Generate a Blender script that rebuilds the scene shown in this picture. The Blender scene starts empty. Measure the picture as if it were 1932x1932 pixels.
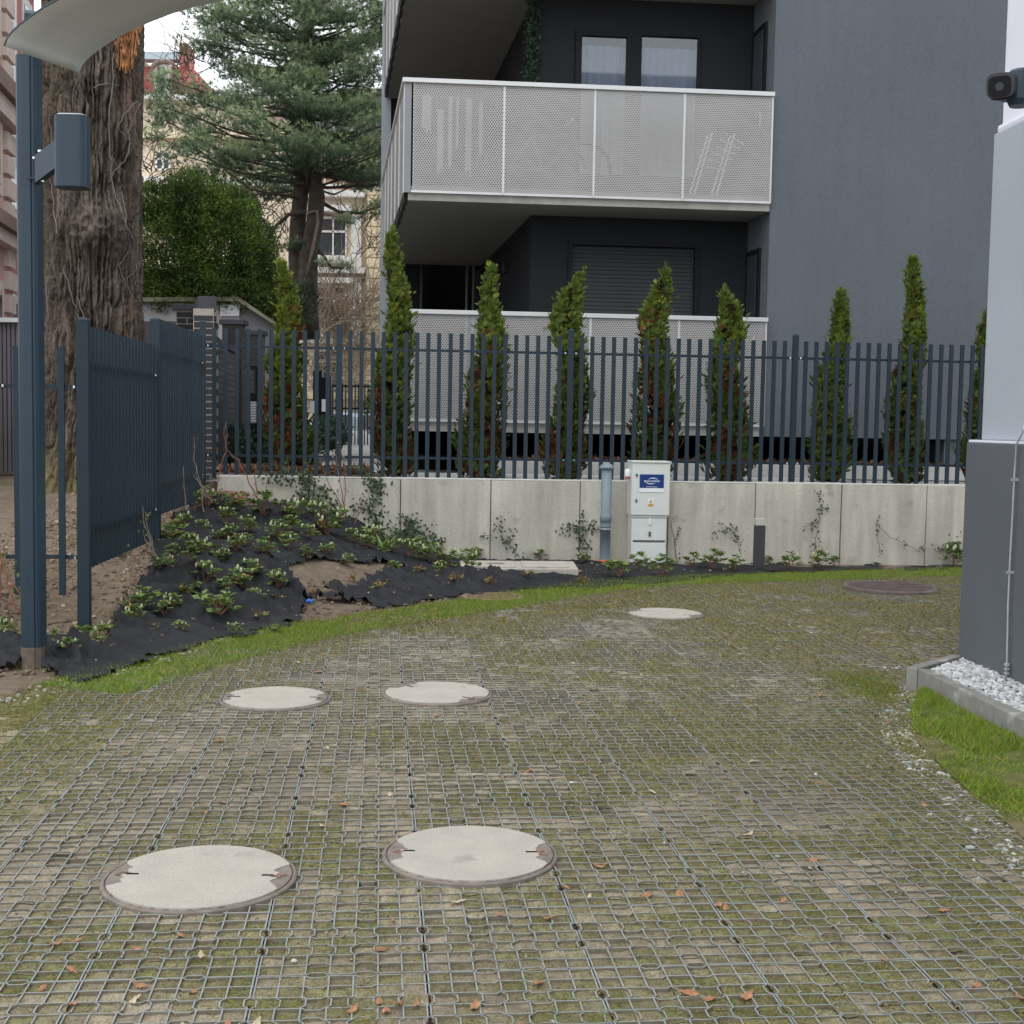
import bpy, bmesh, math, random
import numpy as np
from mathutils import Vector, Matrix
R = math.radians
rng = np.random.default_rng(7)
random.seed(7)
S = bpy.context.scene
COL = S.collection

# ------------------------------------------------------------------ camera
CAM_H = 1.56; FPX = 2450.0; HALF = 966.0
PITCH = math.atan(169/2450); ROLL = 0.0168
_fw = Vector((0, math.cos(PITCH), -math.sin(PITCH))); _up = Vector((0, math.sin(PITCH), math.cos(PITCH)))
_rt = Vector((1, 0, 0))
CR = _rt*math.cos(ROLL)+_up*math.sin(ROLL); CU = _up*math.cos(ROLL)-_rt*math.sin(ROLL)
cam = bpy.data.objects.new('camera', bpy.data.cameras.new('camera')); COL.objects.link(cam)
cam.matrix_world = Matrix(((CR.x, CU.x, -_fw.x, 0), (CR.y, CU.y, -_fw.y, 0), (CR.z, CU.z, -_fw.z, CAM_H), (0, 0, 0, 1)))
cam.data.sensor_width = 36; cam.data.lens = 36*FPX/(2*HALF); cam.data.clip_end = 800; cam.data.clip_start = .05
S.camera = cam
# ------------------------------------------------------------------ sky and light (bright overcast)
W = bpy.data.worlds.new('World'); S.world = W; W.use_nodes = True
nt = W.node_tree; nt.nodes.clear()
o = nt.nodes.new('ShaderNodeOutputWorld'); bg = nt.nodes.new('ShaderNodeBackground'); bg.inputs[1].default_value = .12
sky = nt.nodes.new('ShaderNodeTexSky'); sky.sky_type = 'NISHITA'; sky.sun_disc = False
sky.sun_elevation = R(52); sky.sun_rotation = R(200)
mx = nt.nodes.new('ShaderNodeMixRGB'); mx.inputs[0].default_value = .88
tc = nt.nodes.new('ShaderNodeTexCoord'); nz = nt.nodes.new('ShaderNodeTexNoise'); nz.inputs['Scale'].default_value = 2.2; nz.inputs['Detail'].default_value = 4
cr = nt.nodes.new('ShaderNodeValToRGB'); cr.color_ramp.elements[0].position = .3; cr.color_ramp.elements[1].position = .75
cr.color_ramp.elements[0].color = (11.6, 12.0, 12.5, 1); cr.color_ramp.elements[1].color = (14.2, 14.5, 14.8, 1)
nt.links.new(tc.outputs['Generated'], nz.inputs[0]); nt.links.new(nz.outputs[0], cr.inputs[0])
nt.links.new(sky.outputs[0], mx.inputs[1]); nt.links.new(cr.outputs[0], mx.inputs[2])
nt.links.new(mx.outputs[0], bg.inputs[0]); nt.links.new(bg.outputs[0], o.inputs[0])
sun = bpy.data.objects.new('sun', bpy.data.lights.new('sun', 'SUN')); COL.objects.link(sun)
sun.data.energy = .55; sun.data.angle = R(35); sun.data.color = (1, .96, .9)
sun.rotation_euler = (R(38), 0, R(-20))
S.view_settings.view_transform = 'Standard'; S.view_settings.look = 'None'; S.view_settings.exposure = 0.20
S.view_settings.gamma = 1; S.view_settings.use_curve_mapping = False
S.cycles.max_bounces = 6; S.cycles.transparent_max_bounces = 12

# ------------------------------------------------------------------ pixel -> place (1932 px measure of the photograph)
def ray(u, v): return _fw+CR*((u-HALF)/FPX)+CU*(-(v-HALF)/FPX)
def G(u, v, z=0.0):
    d = ray(u, v); t = (z-CAM_H)/d.z; return Vector((t*d.x, t*d.y, z))
def V(u, v, a, b=0.0):
    d = ray(u, v); t = a/(d.y-b*d.x); return Vector((t*d.x, t*d.y, CAM_H+t*d.z))
FB = 0.0875
WALL = 14.42
def proj(P):
    P = np.asarray(P, float)-np.array([0, 0, CAM_H]); w = P@np.array(_fw)
    return HALF+FPX*(P@np.array(CR))/w, HALF-FPX*(P@np.array(CU))/w
def smooth(a, b, x):
    t = np.clip((x-a)/(b-a), 0, 1); return t*t*(3-2*t)
def hash2(ix, iy, s=0):
    h = (ix.astype(np.int64)*374761393+iy.astype(np.int64)*668265263+s*974634777) & 0xffffffff
    h = ((h ^ (h >> 13))*1274126177) & 0xffffffff
    return ((h ^ (h >> 16)) & 0xffff)/65535.0
def vnoise(x, y, s=0):
    x = np.asarray(x, float); y = np.asarray(y, float)
    ix = np.floor(x).astype(np.int64); iy = np.floor(y).astype(np.int64); fx = x-ix; fy = y-iy
    fx = fx*fx*(3-2*fx); fy = fy*fy*(3-2*fy)
    a = hash2(ix, iy, s); b = hash2(ix+1, iy, s); c = hash2(ix, iy+1, s); d = hash2(ix+1, iy+1, s)
    return (a*(1-fx)+b*fx)*(1-fy)+(c*(1-fx)+d*fx)*fy
def fbm(x, y, s=0, o=4):
    r = 0; a = .5; x = np.asarray(x, float); y = np.asarray(y, float)
    for i in range(o):
        r = r+a*vnoise(x, y, s+i*17); x = x*2.03+3.1; y = y*2.03+1.7; a *= .5
    return r/(1-.5**o)
def inpoly(x, y, poly):
    x = np.asarray(x); y = np.asarray(y); c = np.zeros(x.shape, bool); n = len(poly)
    for i in range(n):
        x1, y1 = poly[i]; x2, y2 = poly[(i+1) % n]
        if y1 == y2: continue
        m = ((y1 > y) != (y2 > y)) & (x < (x2-x1)*(y-y1)/(y2-y1)+x1); c ^= m
    return c
def dpoly(x, y, pts):
    x = np.asarray(x, float); y = np.asarray(y, float); best = np.full(x.shape, 1e9)
    for (x1, y1), (x2, y2) in zip(pts[:-1], pts[1:]):
        dx, dy = x2-x1, y2-y1; t = np.clip(((x-x1)*dx+(y-y1)*dy)/(dx*dx+dy*dy), 0, 1)
        best = np.minimum(best, np.hypot(x-x1-t*dx, y-y1-t*dy))
    return best

# ------------------------------------------------------------------ materials
MATS = {}
def mat(name, col, rough=.8, spec=.3, metal=0, var=.12, vscale=3, bump=0, bscale=60, attr=False, trans=0, streak=0, fine=0, fscale=400, spots=None, coords='Object'):
    m = bpy.data.materials.new(name); m.use_nodes = True; n = m.node_tree; L = n.links
    b = n.nodes['Principled BSDF']; b.inputs['Roughness'].default_value = rough; b.inputs['Metallic'].default_value = metal
    b.inputs['Specular IOR Level'].default_value = spec
    tc = n.nodes.new('ShaderNodeTexCoord'); co = tc.outputs[coords]
    if coords == 'World':
        pass
    rgb = n.nodes.new('ShaderNodeRGB'); rgb.outputs[0].default_value = (*col, 1); cur = rgb.outputs[0]
    if attr:
        a = n.nodes.new('ShaderNodeAttribute'); a.attribute_name = 'tint'
        q = n.nodes.new('ShaderNodeMixRGB'); q.blend_type = 'MULTIPLY'; q.inputs[0].default_value = 1
        L.new(cur, q.inputs[1]); L.new(a.outputs['Color'], q.inputs[2]); cur = q.outputs[0]
    def mulnoise(cur, scale, amp, sc3=None, detail=5):
        nz = n.nodes.new('ShaderNodeTexNoise'); nz.inputs['Scale'].default_value = scale; nz.inputs['Detail'].default_value = detail
        if sc3:
            mp = n.nodes.new('ShaderNodeMapping'); mp.inputs['Scale'].default_value = sc3; L.new(co, mp.inputs[0]); L.new(mp.outputs[0], nz.inputs[0])
        else: L.new(co, nz.inputs[0])
        mr = n.nodes.new('ShaderNodeMapRange'); mr.inputs[1].default_value = .3; mr.inputs[2].default_value = .7
        mr.inputs[3].default_value = 1-amp; mr.inputs[4].default_value = 1+amp; L.new(nz.outputs[0], mr.inputs[0])
        q = n.nodes.new('ShaderNodeVectorMath'); q.operation = 'SCALE'; L.new(cur, q.inputs[0]); L.new(mr.outputs[0], q.inputs['Scale']); return q.outputs[0]
    if var: cur = mulnoise(cur, vscale, var)
    if fine: cur = mulnoise(cur, fscale, fine, detail=2)
    if streak: cur = mulnoise(cur, 1.0, streak, (9, 9, .9))
    if spots:
        nz = n.nodes.new('ShaderNodeTexNoise'); nz.inputs['Scale'].default_value = spots[1]; nz.inputs['Detail'].default_value = 6; L.new(co, nz.inputs[0])
        rp = n.nodes.new('ShaderNodeMapRange'); rp.inputs[1].default_value = spots[2]; rp.inputs[2].default_value = spots[2]+.08; L.new(nz.outputs[0], rp.inputs[0])
        q = n.nodes.new('ShaderNodeMixRGB'); L.new(rp.outputs[0], q.inputs[0]); L.new(cur, q.inputs[1]); q.inputs[2].default_value = (*spots[0], 1); cur = q.outputs[0]
    L.new(cur, b.inputs['Base Color'])
    if bump:
        nz = n.nodes.new('ShaderNodeTexNoise'); nz.inputs['Scale'].default_value = bscale; nz.inputs['Detail'].default_value = 4; L.new(co, nz.inputs[0])
        bp = n.nodes.new('ShaderNodeBump'); bp.inputs['Strength'].default_value = bump; bp.inputs['Distance'].default_value = .01
        L.new(nz.outputs[0], bp.inputs['Height']); L.new(bp.outputs[0], b.inputs['Normal'])
    if trans:
        t = n.nodes.new('ShaderNodeBsdfTranslucent'); L.new(cur, t.inputs[0]); ms = n.nodes.new('ShaderNodeMixShader'); ms.inputs[0].default_value = trans
        L.new(b.outputs[0], ms.inputs[1]); L.new(t.outputs[0], ms.inputs[2]); L.new(ms.outputs[0], n.nodes['Material Output'].inputs[0])
    MATS[name] = m; return m
mat('fence_steel', (.014, .030, .044), .5, .35, var=.08, vscale=6, fine=.08, fscale=250)
mat('lamp_steel', (.016, .038, .060), .42, .45, var=.1, vscale=4, fine=.05, fscale=250)
mat('reflector', (.64, .655, .65), .6, .3, var=.04, vscale=3)
mat('joint_dark', (.022, .014, .012), .95, .1, var=.3, vscale=30)
mat('dust', (.15, .12, .10), .95, .1, var=.2, vscale=20)
mat('red_paint', (.18, .05, .045), .5, .4, var=0)
mat('film_pale', (.62, .66, .68), .5, .4, var=.05)
mat('bolt_metal', (.75, .75, .72), .3, .6, metal=.9, var=0)
mat('wall_concrete', (.49, .47, .405), .9, .2, var=.14, vscale=1.3, streak=.16, fine=.10, fscale=60, bump=.15, bscale=120, spots=((.34, .325, .275), 3.2, .62))
mat('lit_top_concrete', (.66, .66, .62), .85, .2, var=.1, vscale=5, fine=.06)
mat('cover_concrete', (.43, .40, .345), .9, .2, var=.07, vscale=7, fine=.13, fscale=220, bump=.3, bscale=140, spots=((.34, .32, .28), 5.0, .62))
mat('cover_iron', (.20, .17, .145), .75, .4, var=.25, vscale=14, bump=.3, bscale=120, spots=((.17, .12, .09), 20.0, .62))
mat('dark_iron', (.13, .10, .095), .7, .4, var=.25, vscale=9, bump=.3, bscale=100)
mat('rust_iron', (.24, .155, .12), .85, .2, var=.25, vscale=12)
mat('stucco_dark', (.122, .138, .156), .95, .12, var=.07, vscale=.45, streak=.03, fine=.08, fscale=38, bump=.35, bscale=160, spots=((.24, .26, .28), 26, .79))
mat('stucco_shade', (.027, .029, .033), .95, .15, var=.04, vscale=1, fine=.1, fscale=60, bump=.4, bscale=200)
mat('slab_paint', (.30, .30, .285), .9, .2, var=.05, vscale=2, fine=.07, fscale=60, bump=.2, bscale=160)
mat('slab_edge', (.34, .335, .31), .9, .2, var=.12, vscale=6, streak=.08)
mat('white_metal', (.62, .63, .63), .4, .5, metal=.2, var=.04)
mat('mesh_metal', (.47, .46, .455), .45, .5, metal=.25, var=.05, vscale=2)
mat('frame_dark', (.010, .011, .014), .6, .2, var=.05)
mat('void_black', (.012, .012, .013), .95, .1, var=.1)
mat('curtain', (.55, .60, .68), .95, .1, var=.06, vscale=4, trans=.3)
mat('shutter', (.018, .020, .024), .5, .4, var=.06)
mat('render_light', (.38, .42, .465), .95, .15, var=.03, vscale=1.5, fine=.05, fscale=120, bump=.3, bscale=250)
mat('render_white', (.74, .75, .83), .95, .15, var=.03, vscale=2, fine=.03, fscale=120, bump=.2, bscale=250)
mat('plinth_grey', (.122, .134, .152), .95, .15, var=.04, vscale=1.4, fine=.09, fscale=160, bump=.5, bscale=260)
mat('kerb', (.24, .235, .22), .9, .2, var=.16, vscale=7, fine=.1, fscale=150, bump=.2, bscale=90, spots=((.46, .46, .44), 4.5, .60))
mat('pebble_white', (.54, .54, .53), .8, .2, var=.0, attr=True)
mat('paving', (.50, .50, .485), .9, .2, var=.08, vscale=3, fine=.08, fscale=90)
mat('grid_plastic', (.285, .305, .30), .75, .25, var=.22, vscale=2.2, fine=.15, fscale=40)
mat('grid_side', (.19, .172, .13), .9, .15, var=.2, vscale=20)
mat('soil', (1, 1, 1), .97, .1, var=.22, vscale=14, fine=.25, fscale=130, bump=.9, bscale=130, attr=True)
mat('blade', (1, 1, 1), .75, .2, var=0, attr=True, trans=.25)
mat('fabric', (.009, .010, .013), .62, .4, var=.18, vscale=6, fine=.12, fscale=260, bump=.3, bscale=300, spots=((.10, .09, .08), 30, .72))
mat('leaf', (1, 1, 1), .6, .3, var=0, attr=True, trans=.22)
mat('needle', (1, 1, 1), .65, .25, var=0, attr=True, trans=.15)
mat('twig', (.24, .115, .075), .8, .2, var=.2, vscale=20)
mat('twig_pale', (.26, .21, .16), .85, .2, var=.2, vscale=20)
mat('pine_bark', (.085, .075, .062), .95, .1, var=.3, vscale=7, bump=.8, bscale=25)
mat('cabinet', (.66, .69, .66), .5, .4, var=.04, vscale=4, fine=.02, fscale=90)
mat('cabinet_dark', (.10, .10, .10), .6, .3, var=.1)
mat('sign_blue', (.012, .045, .19), .35, .4, var=0)
mat('sign_white', (.80, .84, .88), .4, .4, var=0)
mat('warn_yellow', (.72, .45, .06), .5, .3, var=0)
mat('pvc_grey', (.19, .245, .28), .45, .4, var=.06, vscale=12)
mat('orange', (.55, .12, .05), .6, .3, var=.05)
mat('bollard_dark', (.055, .056, .062), .6, .35, var=.08)
mat('bollard_head', (.50, .48, .45), .6, .35, var=.05)
mat('brick_dark', (.024, .023, .025), .6, .4, var=.3, vscale=15, bump=.3, bscale=80)
mat('mortar', (.36, .33, .29), .95, .1, var=.15, vscale=20)
mat('mortar_dim', (.10, .092, .085), .95, .1, var=.15, vscale=20)
mat('cap_grey', (.060, .060, .072), .8, .3, var=.1, vscale=6)
mat('brick_brown', (.24, .19, .165), .8, .2, var=.2, vscale=20)
mat('black_paint', (.008, .008, .010), .5, .2, var=0)
mat('garage_white', (.58, .60, .60), .9, .1, var=.05)
mat('garage_grey', (.24, .25, .26), .9, .1, var=.05)
mat('roof_edge', (.27, .27, .20), .9, .1, var=.2, vscale=3)
mat('corrugated', (.13, .125, .14), .6, .3, var=.1)
mat('burgundy', (.17, .02, .05), .3, .5, var=.05)
mat('silver_car', (.30, .36, .42), .25, .5, metal=.4, var=.02)
mat('tyre', (.015, .015, .015), .8, .2, var=0)
mat('facade_pink', (.62, .40, .36), .9, .1, var=.08, vscale=1)
mat('facade_rose', (.50, .20, .19), .9, .1, var=.1, vscale=1)
mat('facade_trim', (.66, .56, .50), .9, .1, var=.1, vscale=2)
mat('facade_cornice', (.26, .19, .16), .9, .1, var=.15, vscale=2)
mat('facade_cream', (.66, .56, .44), .92, .1, var=.16, vscale=.5, streak=.14, fine=.16, fscale=14, spots=((.30, .22, .18), 1.1, .58))
mat('facade_stone', (.74, .63, .44), .92, .1, var=.18, vscale=.9, fine=.2, fscale=12, spots=((.24, .19, .15), 2.2, .60))
mat('facade_brick', (.42, .23, .15), .92, .1, var=.2, vscale=2)
mat('trim_white', (.72, .71, .68), .8, .2, var=.12, vscale=3, fine=.15, fscale=15)
mat('roof_red', (.40, .13, .125), .85, .2, var=.15, vscale=2)
mat('roof_grey', (.30, .29, .30), .85, .2, var=.15, vscale=1, fine=.1, fscale=9)
mat('roof_zinc', (.42, .50, .54), .6, .3, var=.05)
mat('dead_leaf', (.38, .20, .11), .8, .2, var=.3, vscale=30, trans=.1)
mat('pale_leaf', (.52, .43, .30), .8, .2, var=.3, vscale=30, trans=.1)
mat('split_wood', (.36, .17, .075), .9, .2, var=.7, vscale=11, streak=.4)
mat('ivy_stem', (.17, .15, .13), .9, .1, var=.2, vscale=9)
mat('blue_plastic', (.03, .16, .55), .4, .4, var=0)
mat('post_grey', (.24, .25, .26), .5, .4, var=.05)
mat('galvanised', (.48, .50, .52), .4, .5, metal=.5, var=.1, vscale=20)
def glassmat(name, tint, refl):
    m = bpy.data.materials.new(name); m.use_nodes = True; n = m.node_tree; n.nodes.clear(); L = n.links
    o = n.nodes.new('ShaderNodeOutputMaterial'); t = n.nodes.new('ShaderNodeBsdfTransparent'); t.inputs[0].default_value = (*tint, 1)
    g = n.nodes.new('ShaderNodeBsdfGlossy'); g.inputs['Roughness'].default_value = .03
    f = n.nodes.new('ShaderNodeFresnel'); f.inputs[0].default_value = 1.5
    ad = n.nodes.new('ShaderNodeMath'); ad.operation = 'ADD'; ad.inputs[1].default_value = refl; L.new(f.outputs[0], ad.inputs[0])
    x = n.nodes.new('ShaderNodeMixShader'); L.new(ad.outputs[0], x.inputs[0]); L.new(t.outputs[0], x.inputs[1]); L.new(g.outputs[0], x.inputs[2]); L.new(x.outputs[0], o.inputs[0])
    MATS[name] = m
glassmat('glass', (.80, .85, .9), .05)
m = mat('glass_dark', (.05, .06, .07), .08, .6, var=.3, vscale=1.5)
# bark: furrows come from the mesh, the material adds grain
m = mat('bark', (.108, .090, .077), .95, .1, var=.3, vscale=3.5, bump=.8, bscale=45, fine=.3, fscale=30, attr=True)

# ------------------------------------------------------------------ mesh builders
class MB:
    def __init__(s): s.v = []; s.f = []; s.m = []
    def quad(s, *p, mi=0):
        i = len(s.v); s.v += [tuple(q) for q in p]; s.f.append(tuple(range(i, i+len(p)))); s.m.append(mi)
    def hexa(s, P, mi=0):   # 8 corners: bottom 4 ccw, top 4 ccw
        i = len(s.v); s.v += [tuple(q) for q in P]
        for f in ((3, 2, 1, 0), (4, 5, 6, 7), (0, 1, 5, 4), (1, 2, 6, 5), (2, 3, 7, 6), (3, 0, 4, 7)):
            s.f.append(tuple(i+k for k in f)); s.m.append(mi)
    def box(s, x0, x1, y0, y1, z0, z1, mi=0):
        s.hexa([(x0, y0, z0), (x1, y0, z0), (x1, y1, z0), (x0, y1, z0), (x0, y0, z1), (x1, y0, z1), (x1, y1, z1), (x0, y1, z1)], mi)
    def obox(s, c, ex, ey, hx, hy, z0, z1, mi=0):
        c = Vector((c[0], c[1], 0)); ex = Vector((*ex[:2], 0))*hx; ey = Vector((*ey[:2], 0))*hy
        q = [c-ex-ey, c+ex-ey, c+ex+ey, c-ex+ey]
        s.hexa([(p.x, p.y, z0) for p in q]+[(p.x, p.y, z1) for p in q], mi)
    def tube(s, pts, rad, n=6, mi=0, cap=True):
        pts = [Vector(p) for p in pts]; rad = rad if hasattr(rad, '__len__') else [rad]*len(pts); base = len(s.v)
        t0 = (pts[1]-pts[0]).normalized(); a = t0.orthogonal().normalized()
        for i, p in enumerate(pts):
            t = (pts[min(i+1, len(pts)-1)]-pts[max(i-1, 0)]).normalized(); a = (a-t*a.dot(t)).normalized(); b = t.cross(a)
            for k in range(n):
                w = 2*math.pi*k/n; s.v.append(tuple(p+(a*math.cos(w)+b*math.sin(w))*rad[i]))
        for i in range(len(pts)-1):
            for k in range(n):
                s.f.append((base+i*n+k, base+i*n+(k+1) % n, base+(i+1)*n+(k+1) % n, base+(i+1)*n+k)); s.m.append(mi)
        if cap:
            s.f.append(tuple(base+k for k in range(n))[::-1]); s.m.append(mi)
            e = base+(len(pts)-1)*n; s.f.append(tuple(e+k for k in range(n))); s.m.append(mi)
    def lathe(s, c, prof, n=20, mi=0, capt=True, ax=None, a0=0):
        base = len(s.v)
        for r, z in prof:
            for k in range(n):
                w = 2*math.pi*k/n+a0; s.v.append((c[0]+r*math.cos(w), c[1]+r*math.sin(w), c[2]+z))
        for i in range(len(prof)-1):
            for k in range(n):
                s.f.append((base+i*n+k, base+i*n+(k+1) % n, base+(i+1)*n+(k+1) % n, base+(i+1)*n+k)); s.m.append(mi)
        if capt:
            e = base+(len(prof)-1)*n; s.f.append(tuple(e+k for k in range(n))); s.m.append(mi)
    def prism(s, poly, z0, z1, mi=0):
        n = len(poly); i = len(s.v); s.v += [(p[0], p[1], z0) for p in poly]+[(p[0], p[1], z1) for p in poly]
        s.f.append(tuple(i+k for k in range(n))[::-1]); s.m.append(mi); s.f.append(tuple(i+n+k for k in range(n))); s.m.append(mi)
        for k in range(n):
            s.f.append((i+k, i+(k+1) % n, i+n+(k+1) % n, i+n+k)); s.m.append(mi)
    def mesh(s, name, mats):
        me = bpy.data.meshes.new(name); me.from_pydata(s.v, [], s.f)
        for q in (mats if isinstance(mats, (list, tuple)) else [mats]): me.materials.append(MATS[q])
        if any(s.m): me.polygons.foreach_set('material_index', s.m)
        return me
    def build(s, name, mats, parent=None, smooth=False, bevel=0):
        me = s.mesh(name, mats)
        if smooth: me.polygons.foreach_set('use_smooth', [True]*len(me.polygons))
        ob = link(name, me, parent)
        if bevel:
            bm = bmesh.new(); bm.from_mesh(me); bmesh.ops.remove_doubles(bm, verts=bm.verts, dist=1e-6)
            bmesh.ops.bevel(bm, geom=[e for e in bm.edges if e.calc_face_angle(0) > .5], offset=bevel, segments=2, affect='EDGES', profile=.6)
            bm.to_mesh(me); bm.free()
        return ob
def link(name, me, parent=None, loc=None, rot=None, scale=None):
    ob = bpy.data.objects.new(name, me); COL.objects.link(ob)
    if loc is not None: ob.location = loc
    if rot is not None: ob.rotation_euler = rot
    if scale is not None: ob.scale = (scale,)*3 if not hasattr(scale, '__len__') else scale
    if parent is not None:
        ob.parent = parent
        ob.matrix_parent_inverse = Matrix.Translation(parent.location).inverted() if parent.type == 'EMPTY' else Matrix.Identity(4)
    return ob
def tag(o, label=None, cat=None, group=None, kind=None):
    for k, v in (('label', label), ('category', cat), ('group', group), ('kind', kind)):
        if v: o[k] = v
    return o
def empty(name, loc, label, cat, group=None):
    o = bpy.data.objects.new(name, None); COL.objects.link(o); o.location = loc; o.empty_display_size = .2
    return tag(o, label, cat, group)
def tri_mesh(name, Vv, nper, matname, tint=None, faces=None, smoothf=False):
    """many small polys: Vv (N,nper,3); each one a face of nper verts"""
    N = len(Vv); me = bpy.data.meshes.new(name)
    vv = np.ascontiguousarray(Vv.reshape(-1, 3), dtype=np.float32)
    me.vertices.add(len(vv)); me.vertices.foreach_set('co', vv.ravel())
    me.loops.add(N*nper); me.polygons.add(N)
    me.loops.foreach_set('vertex_index', np.arange(N*nper, dtype=np.int32))
    me.polygons.foreach_set('loop_start', np.arange(0, N*nper, nper, dtype=np.int32))
    me.polygons.foreach_set('loop_total', np.full(N, nper, dtype=np.int32))
    if tint is not None:
        at = me.color_attributes.new('tint', 'FLOAT_COLOR', 'POINT')
        c = np.ones((N, nper, 4), np.float32); c[:, :, :3] = np.asarray(tint)[:, None, :] if np.asarray(tint).ndim == 2 else tint
        at.data.foreach_set('color', c.ravel())
    me.update(calc_edges=True); me.materials.append(MATS[matname]); return me
def grid_mesh(name, P, matname, tint=None, mask=None, smoothf=True):
    ny, nx = P.shape[:2]; idx = np.arange(ny*nx).reshape(ny, nx)
    q = np.stack([idx[:-1, :-1], idx[:-1, 1:], idx[1:, 1:], idx[1:, :-1]], -1).reshape(-1, 4)
    if mask is not None: q = q[mask.reshape(-1)]
    me = bpy.data.meshes.new(name); me.vertices.add(ny*nx); me.vertices.foreach_set('co', P.astype(np.float32).ravel())
    me.loops.add(len(q)*4); me.polygons.add(len(q)); me.loops.foreach_set('vertex_index', q.astype(np.int32).ravel())
    me.polygons.foreach_set('loop_start', np.arange(0, len(q)*4, 4, dtype=np.int32)); me.polygons.foreach_set('loop_total', np.full(len(q), 4, dtype=np.int32))
    if smoothf: me.polygons.foreach_set('use_smooth', np.ones(len(q), bool))
    if tint is not None:
        at = me.color_attributes.new('tint', 'FLOAT_COLOR', 'POINT'); c = np.ones((ny*nx, 4), np.float32); c[:, :3] = tint.reshape(-1, 3); at.data.foreach_set('color', c.ravel())
    me.update(calc_edges=True); me.materials.append(MATS[matname]); return me
def unit(a): return a/np.maximum(np.linalg.norm(a, axis=-1, keepdims=True), 1e-9)
def leaves(P, D, L, Wd, N=None, curl=0.0):
    """diamond leaves: base P, direction D, length L, width Wd -> (n,4,3)"""
    D = unit(D)
    if N is None: N = rng.normal(size=P.shape)
    L = L+np.zeros(len(P)); Wd = Wd+np.zeros(len(P))
    side = unit(np.cross(D, N)); L = np.asarray(L)[:, None]; Wd = np.asarray(Wd)[:, None]
    up = np.cross(side, D)
    return np.stack([P, P+D*L*.5+side*Wd*.5+up*curl*L, P+D*L, P+D*L*.5-side*Wd*.5+up*curl*L], 1)
def blades(P, D, L, Wd):
    D = unit(D); side = unit(np.cross(D, rng.normal(size=P.shape))); L = np.asarray(L)[:, None]; Wd = np.asarray(Wd)[:, None]
    return np.stack([P-side*Wd*.5, P+side*Wd*.5, P+D*L], 1)
def cmix(a, b, t):
    t = np.asarray(t)[:, None]; return np.array(a)[None]*(1-t)+np.array(b)[None]*t

# ------------------------------------------------------------------ terrain
EDGE = [(-2.75, 3.0), (-2.72, 6.82), (-2.71, 7.45), (-2.49, 7.93), (-2.27, 8.85), (-1.68, 10.14), (-.95, 10.88), (-.44, 11.54), (.18, 12.26), (1.51, 13.3), (2.48, 13.87), (3.77, 14.42), (5.22, 14.8), (7, 14.9)]
GRIDEDGE = [(-2.60, 2.0), (-2.52, 6.09), (-2.42, 7.3), (-1.98, 8.38), (-1.44, 9.51), (-.47, 10.70), (.93, 12.45), (1.6, 12.9), (3.62, 13.7), (5.2, 14.3), (7, 14.5)]
REDGE = [(2.5, 8.0), (2.27, 7.41), (2.1, 7.06), (1.94, 6.39), (1.91, 5.89), (1.89, 5.39), (1.89, 4.96), (1.87, 4.4), (1.85, 2.0)]
def leftof(x, y, line):   # signed: >0 on the planting-bed side
    px = [p[0] for p in line]; poly = list(line)+[(7, 40), (-40, 40), (-40, line[0][1])]
    return inpoly(x, y, poly)
def height(x, y):
    x = np.asarray(x, float); y = np.asarray(y, float)
    bed = leftof(x, y, EDGE); d = np.where(bed, dpoly(x, y, EDGE), 0)
    slope = np.clip(.135*(y-9.2), 0, .68)
    gx = 1-smooth(-2.7, -.35, x)
    h = slope*gx*smooth(0.0, 1.5, d)
    return np.where(y > 14.45+.0875*x, np.where(x < -3.3, h, 0), h)
# yard, bed and everything beyond as one sheet reaching far away
xs = np.concatenate([np.array([-300, -120, -60, -30, -18, -12]), np.arange(-10, 8.01, .12), np.array([10, 14, 20, 40, 80, 160, 300])])
ys = np.concatenate([np.array([-60, -20, -8, -2, 0, 1, 2]), np.arange(3, 18.01, .12), np.array([19, 20, 22, 25, 30, 36, 45, 60, 90, 150, 300, 600])])
X, Y = np.meshgrid(xs, ys)
Z = height(X, Y)
terr = (Y > 14.5+.0875*X) & (X > -3.35)
far = np.clip((Y-17)/28, 0, 1)
Zt = np.where(terr, .86+far*.42, Z); Z = np.where(terr, np.where(Y < 16, .0, .45), Z)
Z = np.where((Y > 18) & ~terr, np.maximum(Z, .68+far*.6), Z)
Z = np.where((Y > 17) & (X < -3.0), np.maximum(Z, .68+far*.6), Z)
court = ~leftof(X, Y, EDGE) & (Y < 14.6)
Z = np.where(court, -.05, Z)
rough = (fbm(X*3, Y*3, 3)-.5)*.05+(fbm(X*11, Y*11, 8)-.5)*.02
Z = Z+np.where(~terr & ~court & (Y < 18) & (X > -12), rough, 0)
tn = fbm(X*1.3, Y*1.3, 21); g1 = np.array([.15, .112, .082]); g2 = np.array([.24, .195, .15]); g3 = np.array([.10, .12, .04])
T = g1*(1-tn[..., None])+g2*tn[..., None]; gm = smooth(.55, .75, fbm(X*.8+9, Y*.8, 33))[..., None]*.5; T = T*(1-gm)+g3*gm
ob = link('ground', grid_mesh('ground', np.stack([X, Y, Z], -1), 'soil', T)); tag(ob, kind='structure')
xa = np.concatenate([np.arange(-3.35, 8, .5), [10, 14, 20, 40, 80, 200]]); ta = np.concatenate([[0.11, .6, 1.2, 2, 3.5, 6, 10, 16, 24, 34, 60, 120, 400]])
XA, TA = np.meshgrid(xa, ta); YA = 14.42+.0875*XA+TA; ZA = .862+np.clip((YA-17)/28, 0, 1)*.44
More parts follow.
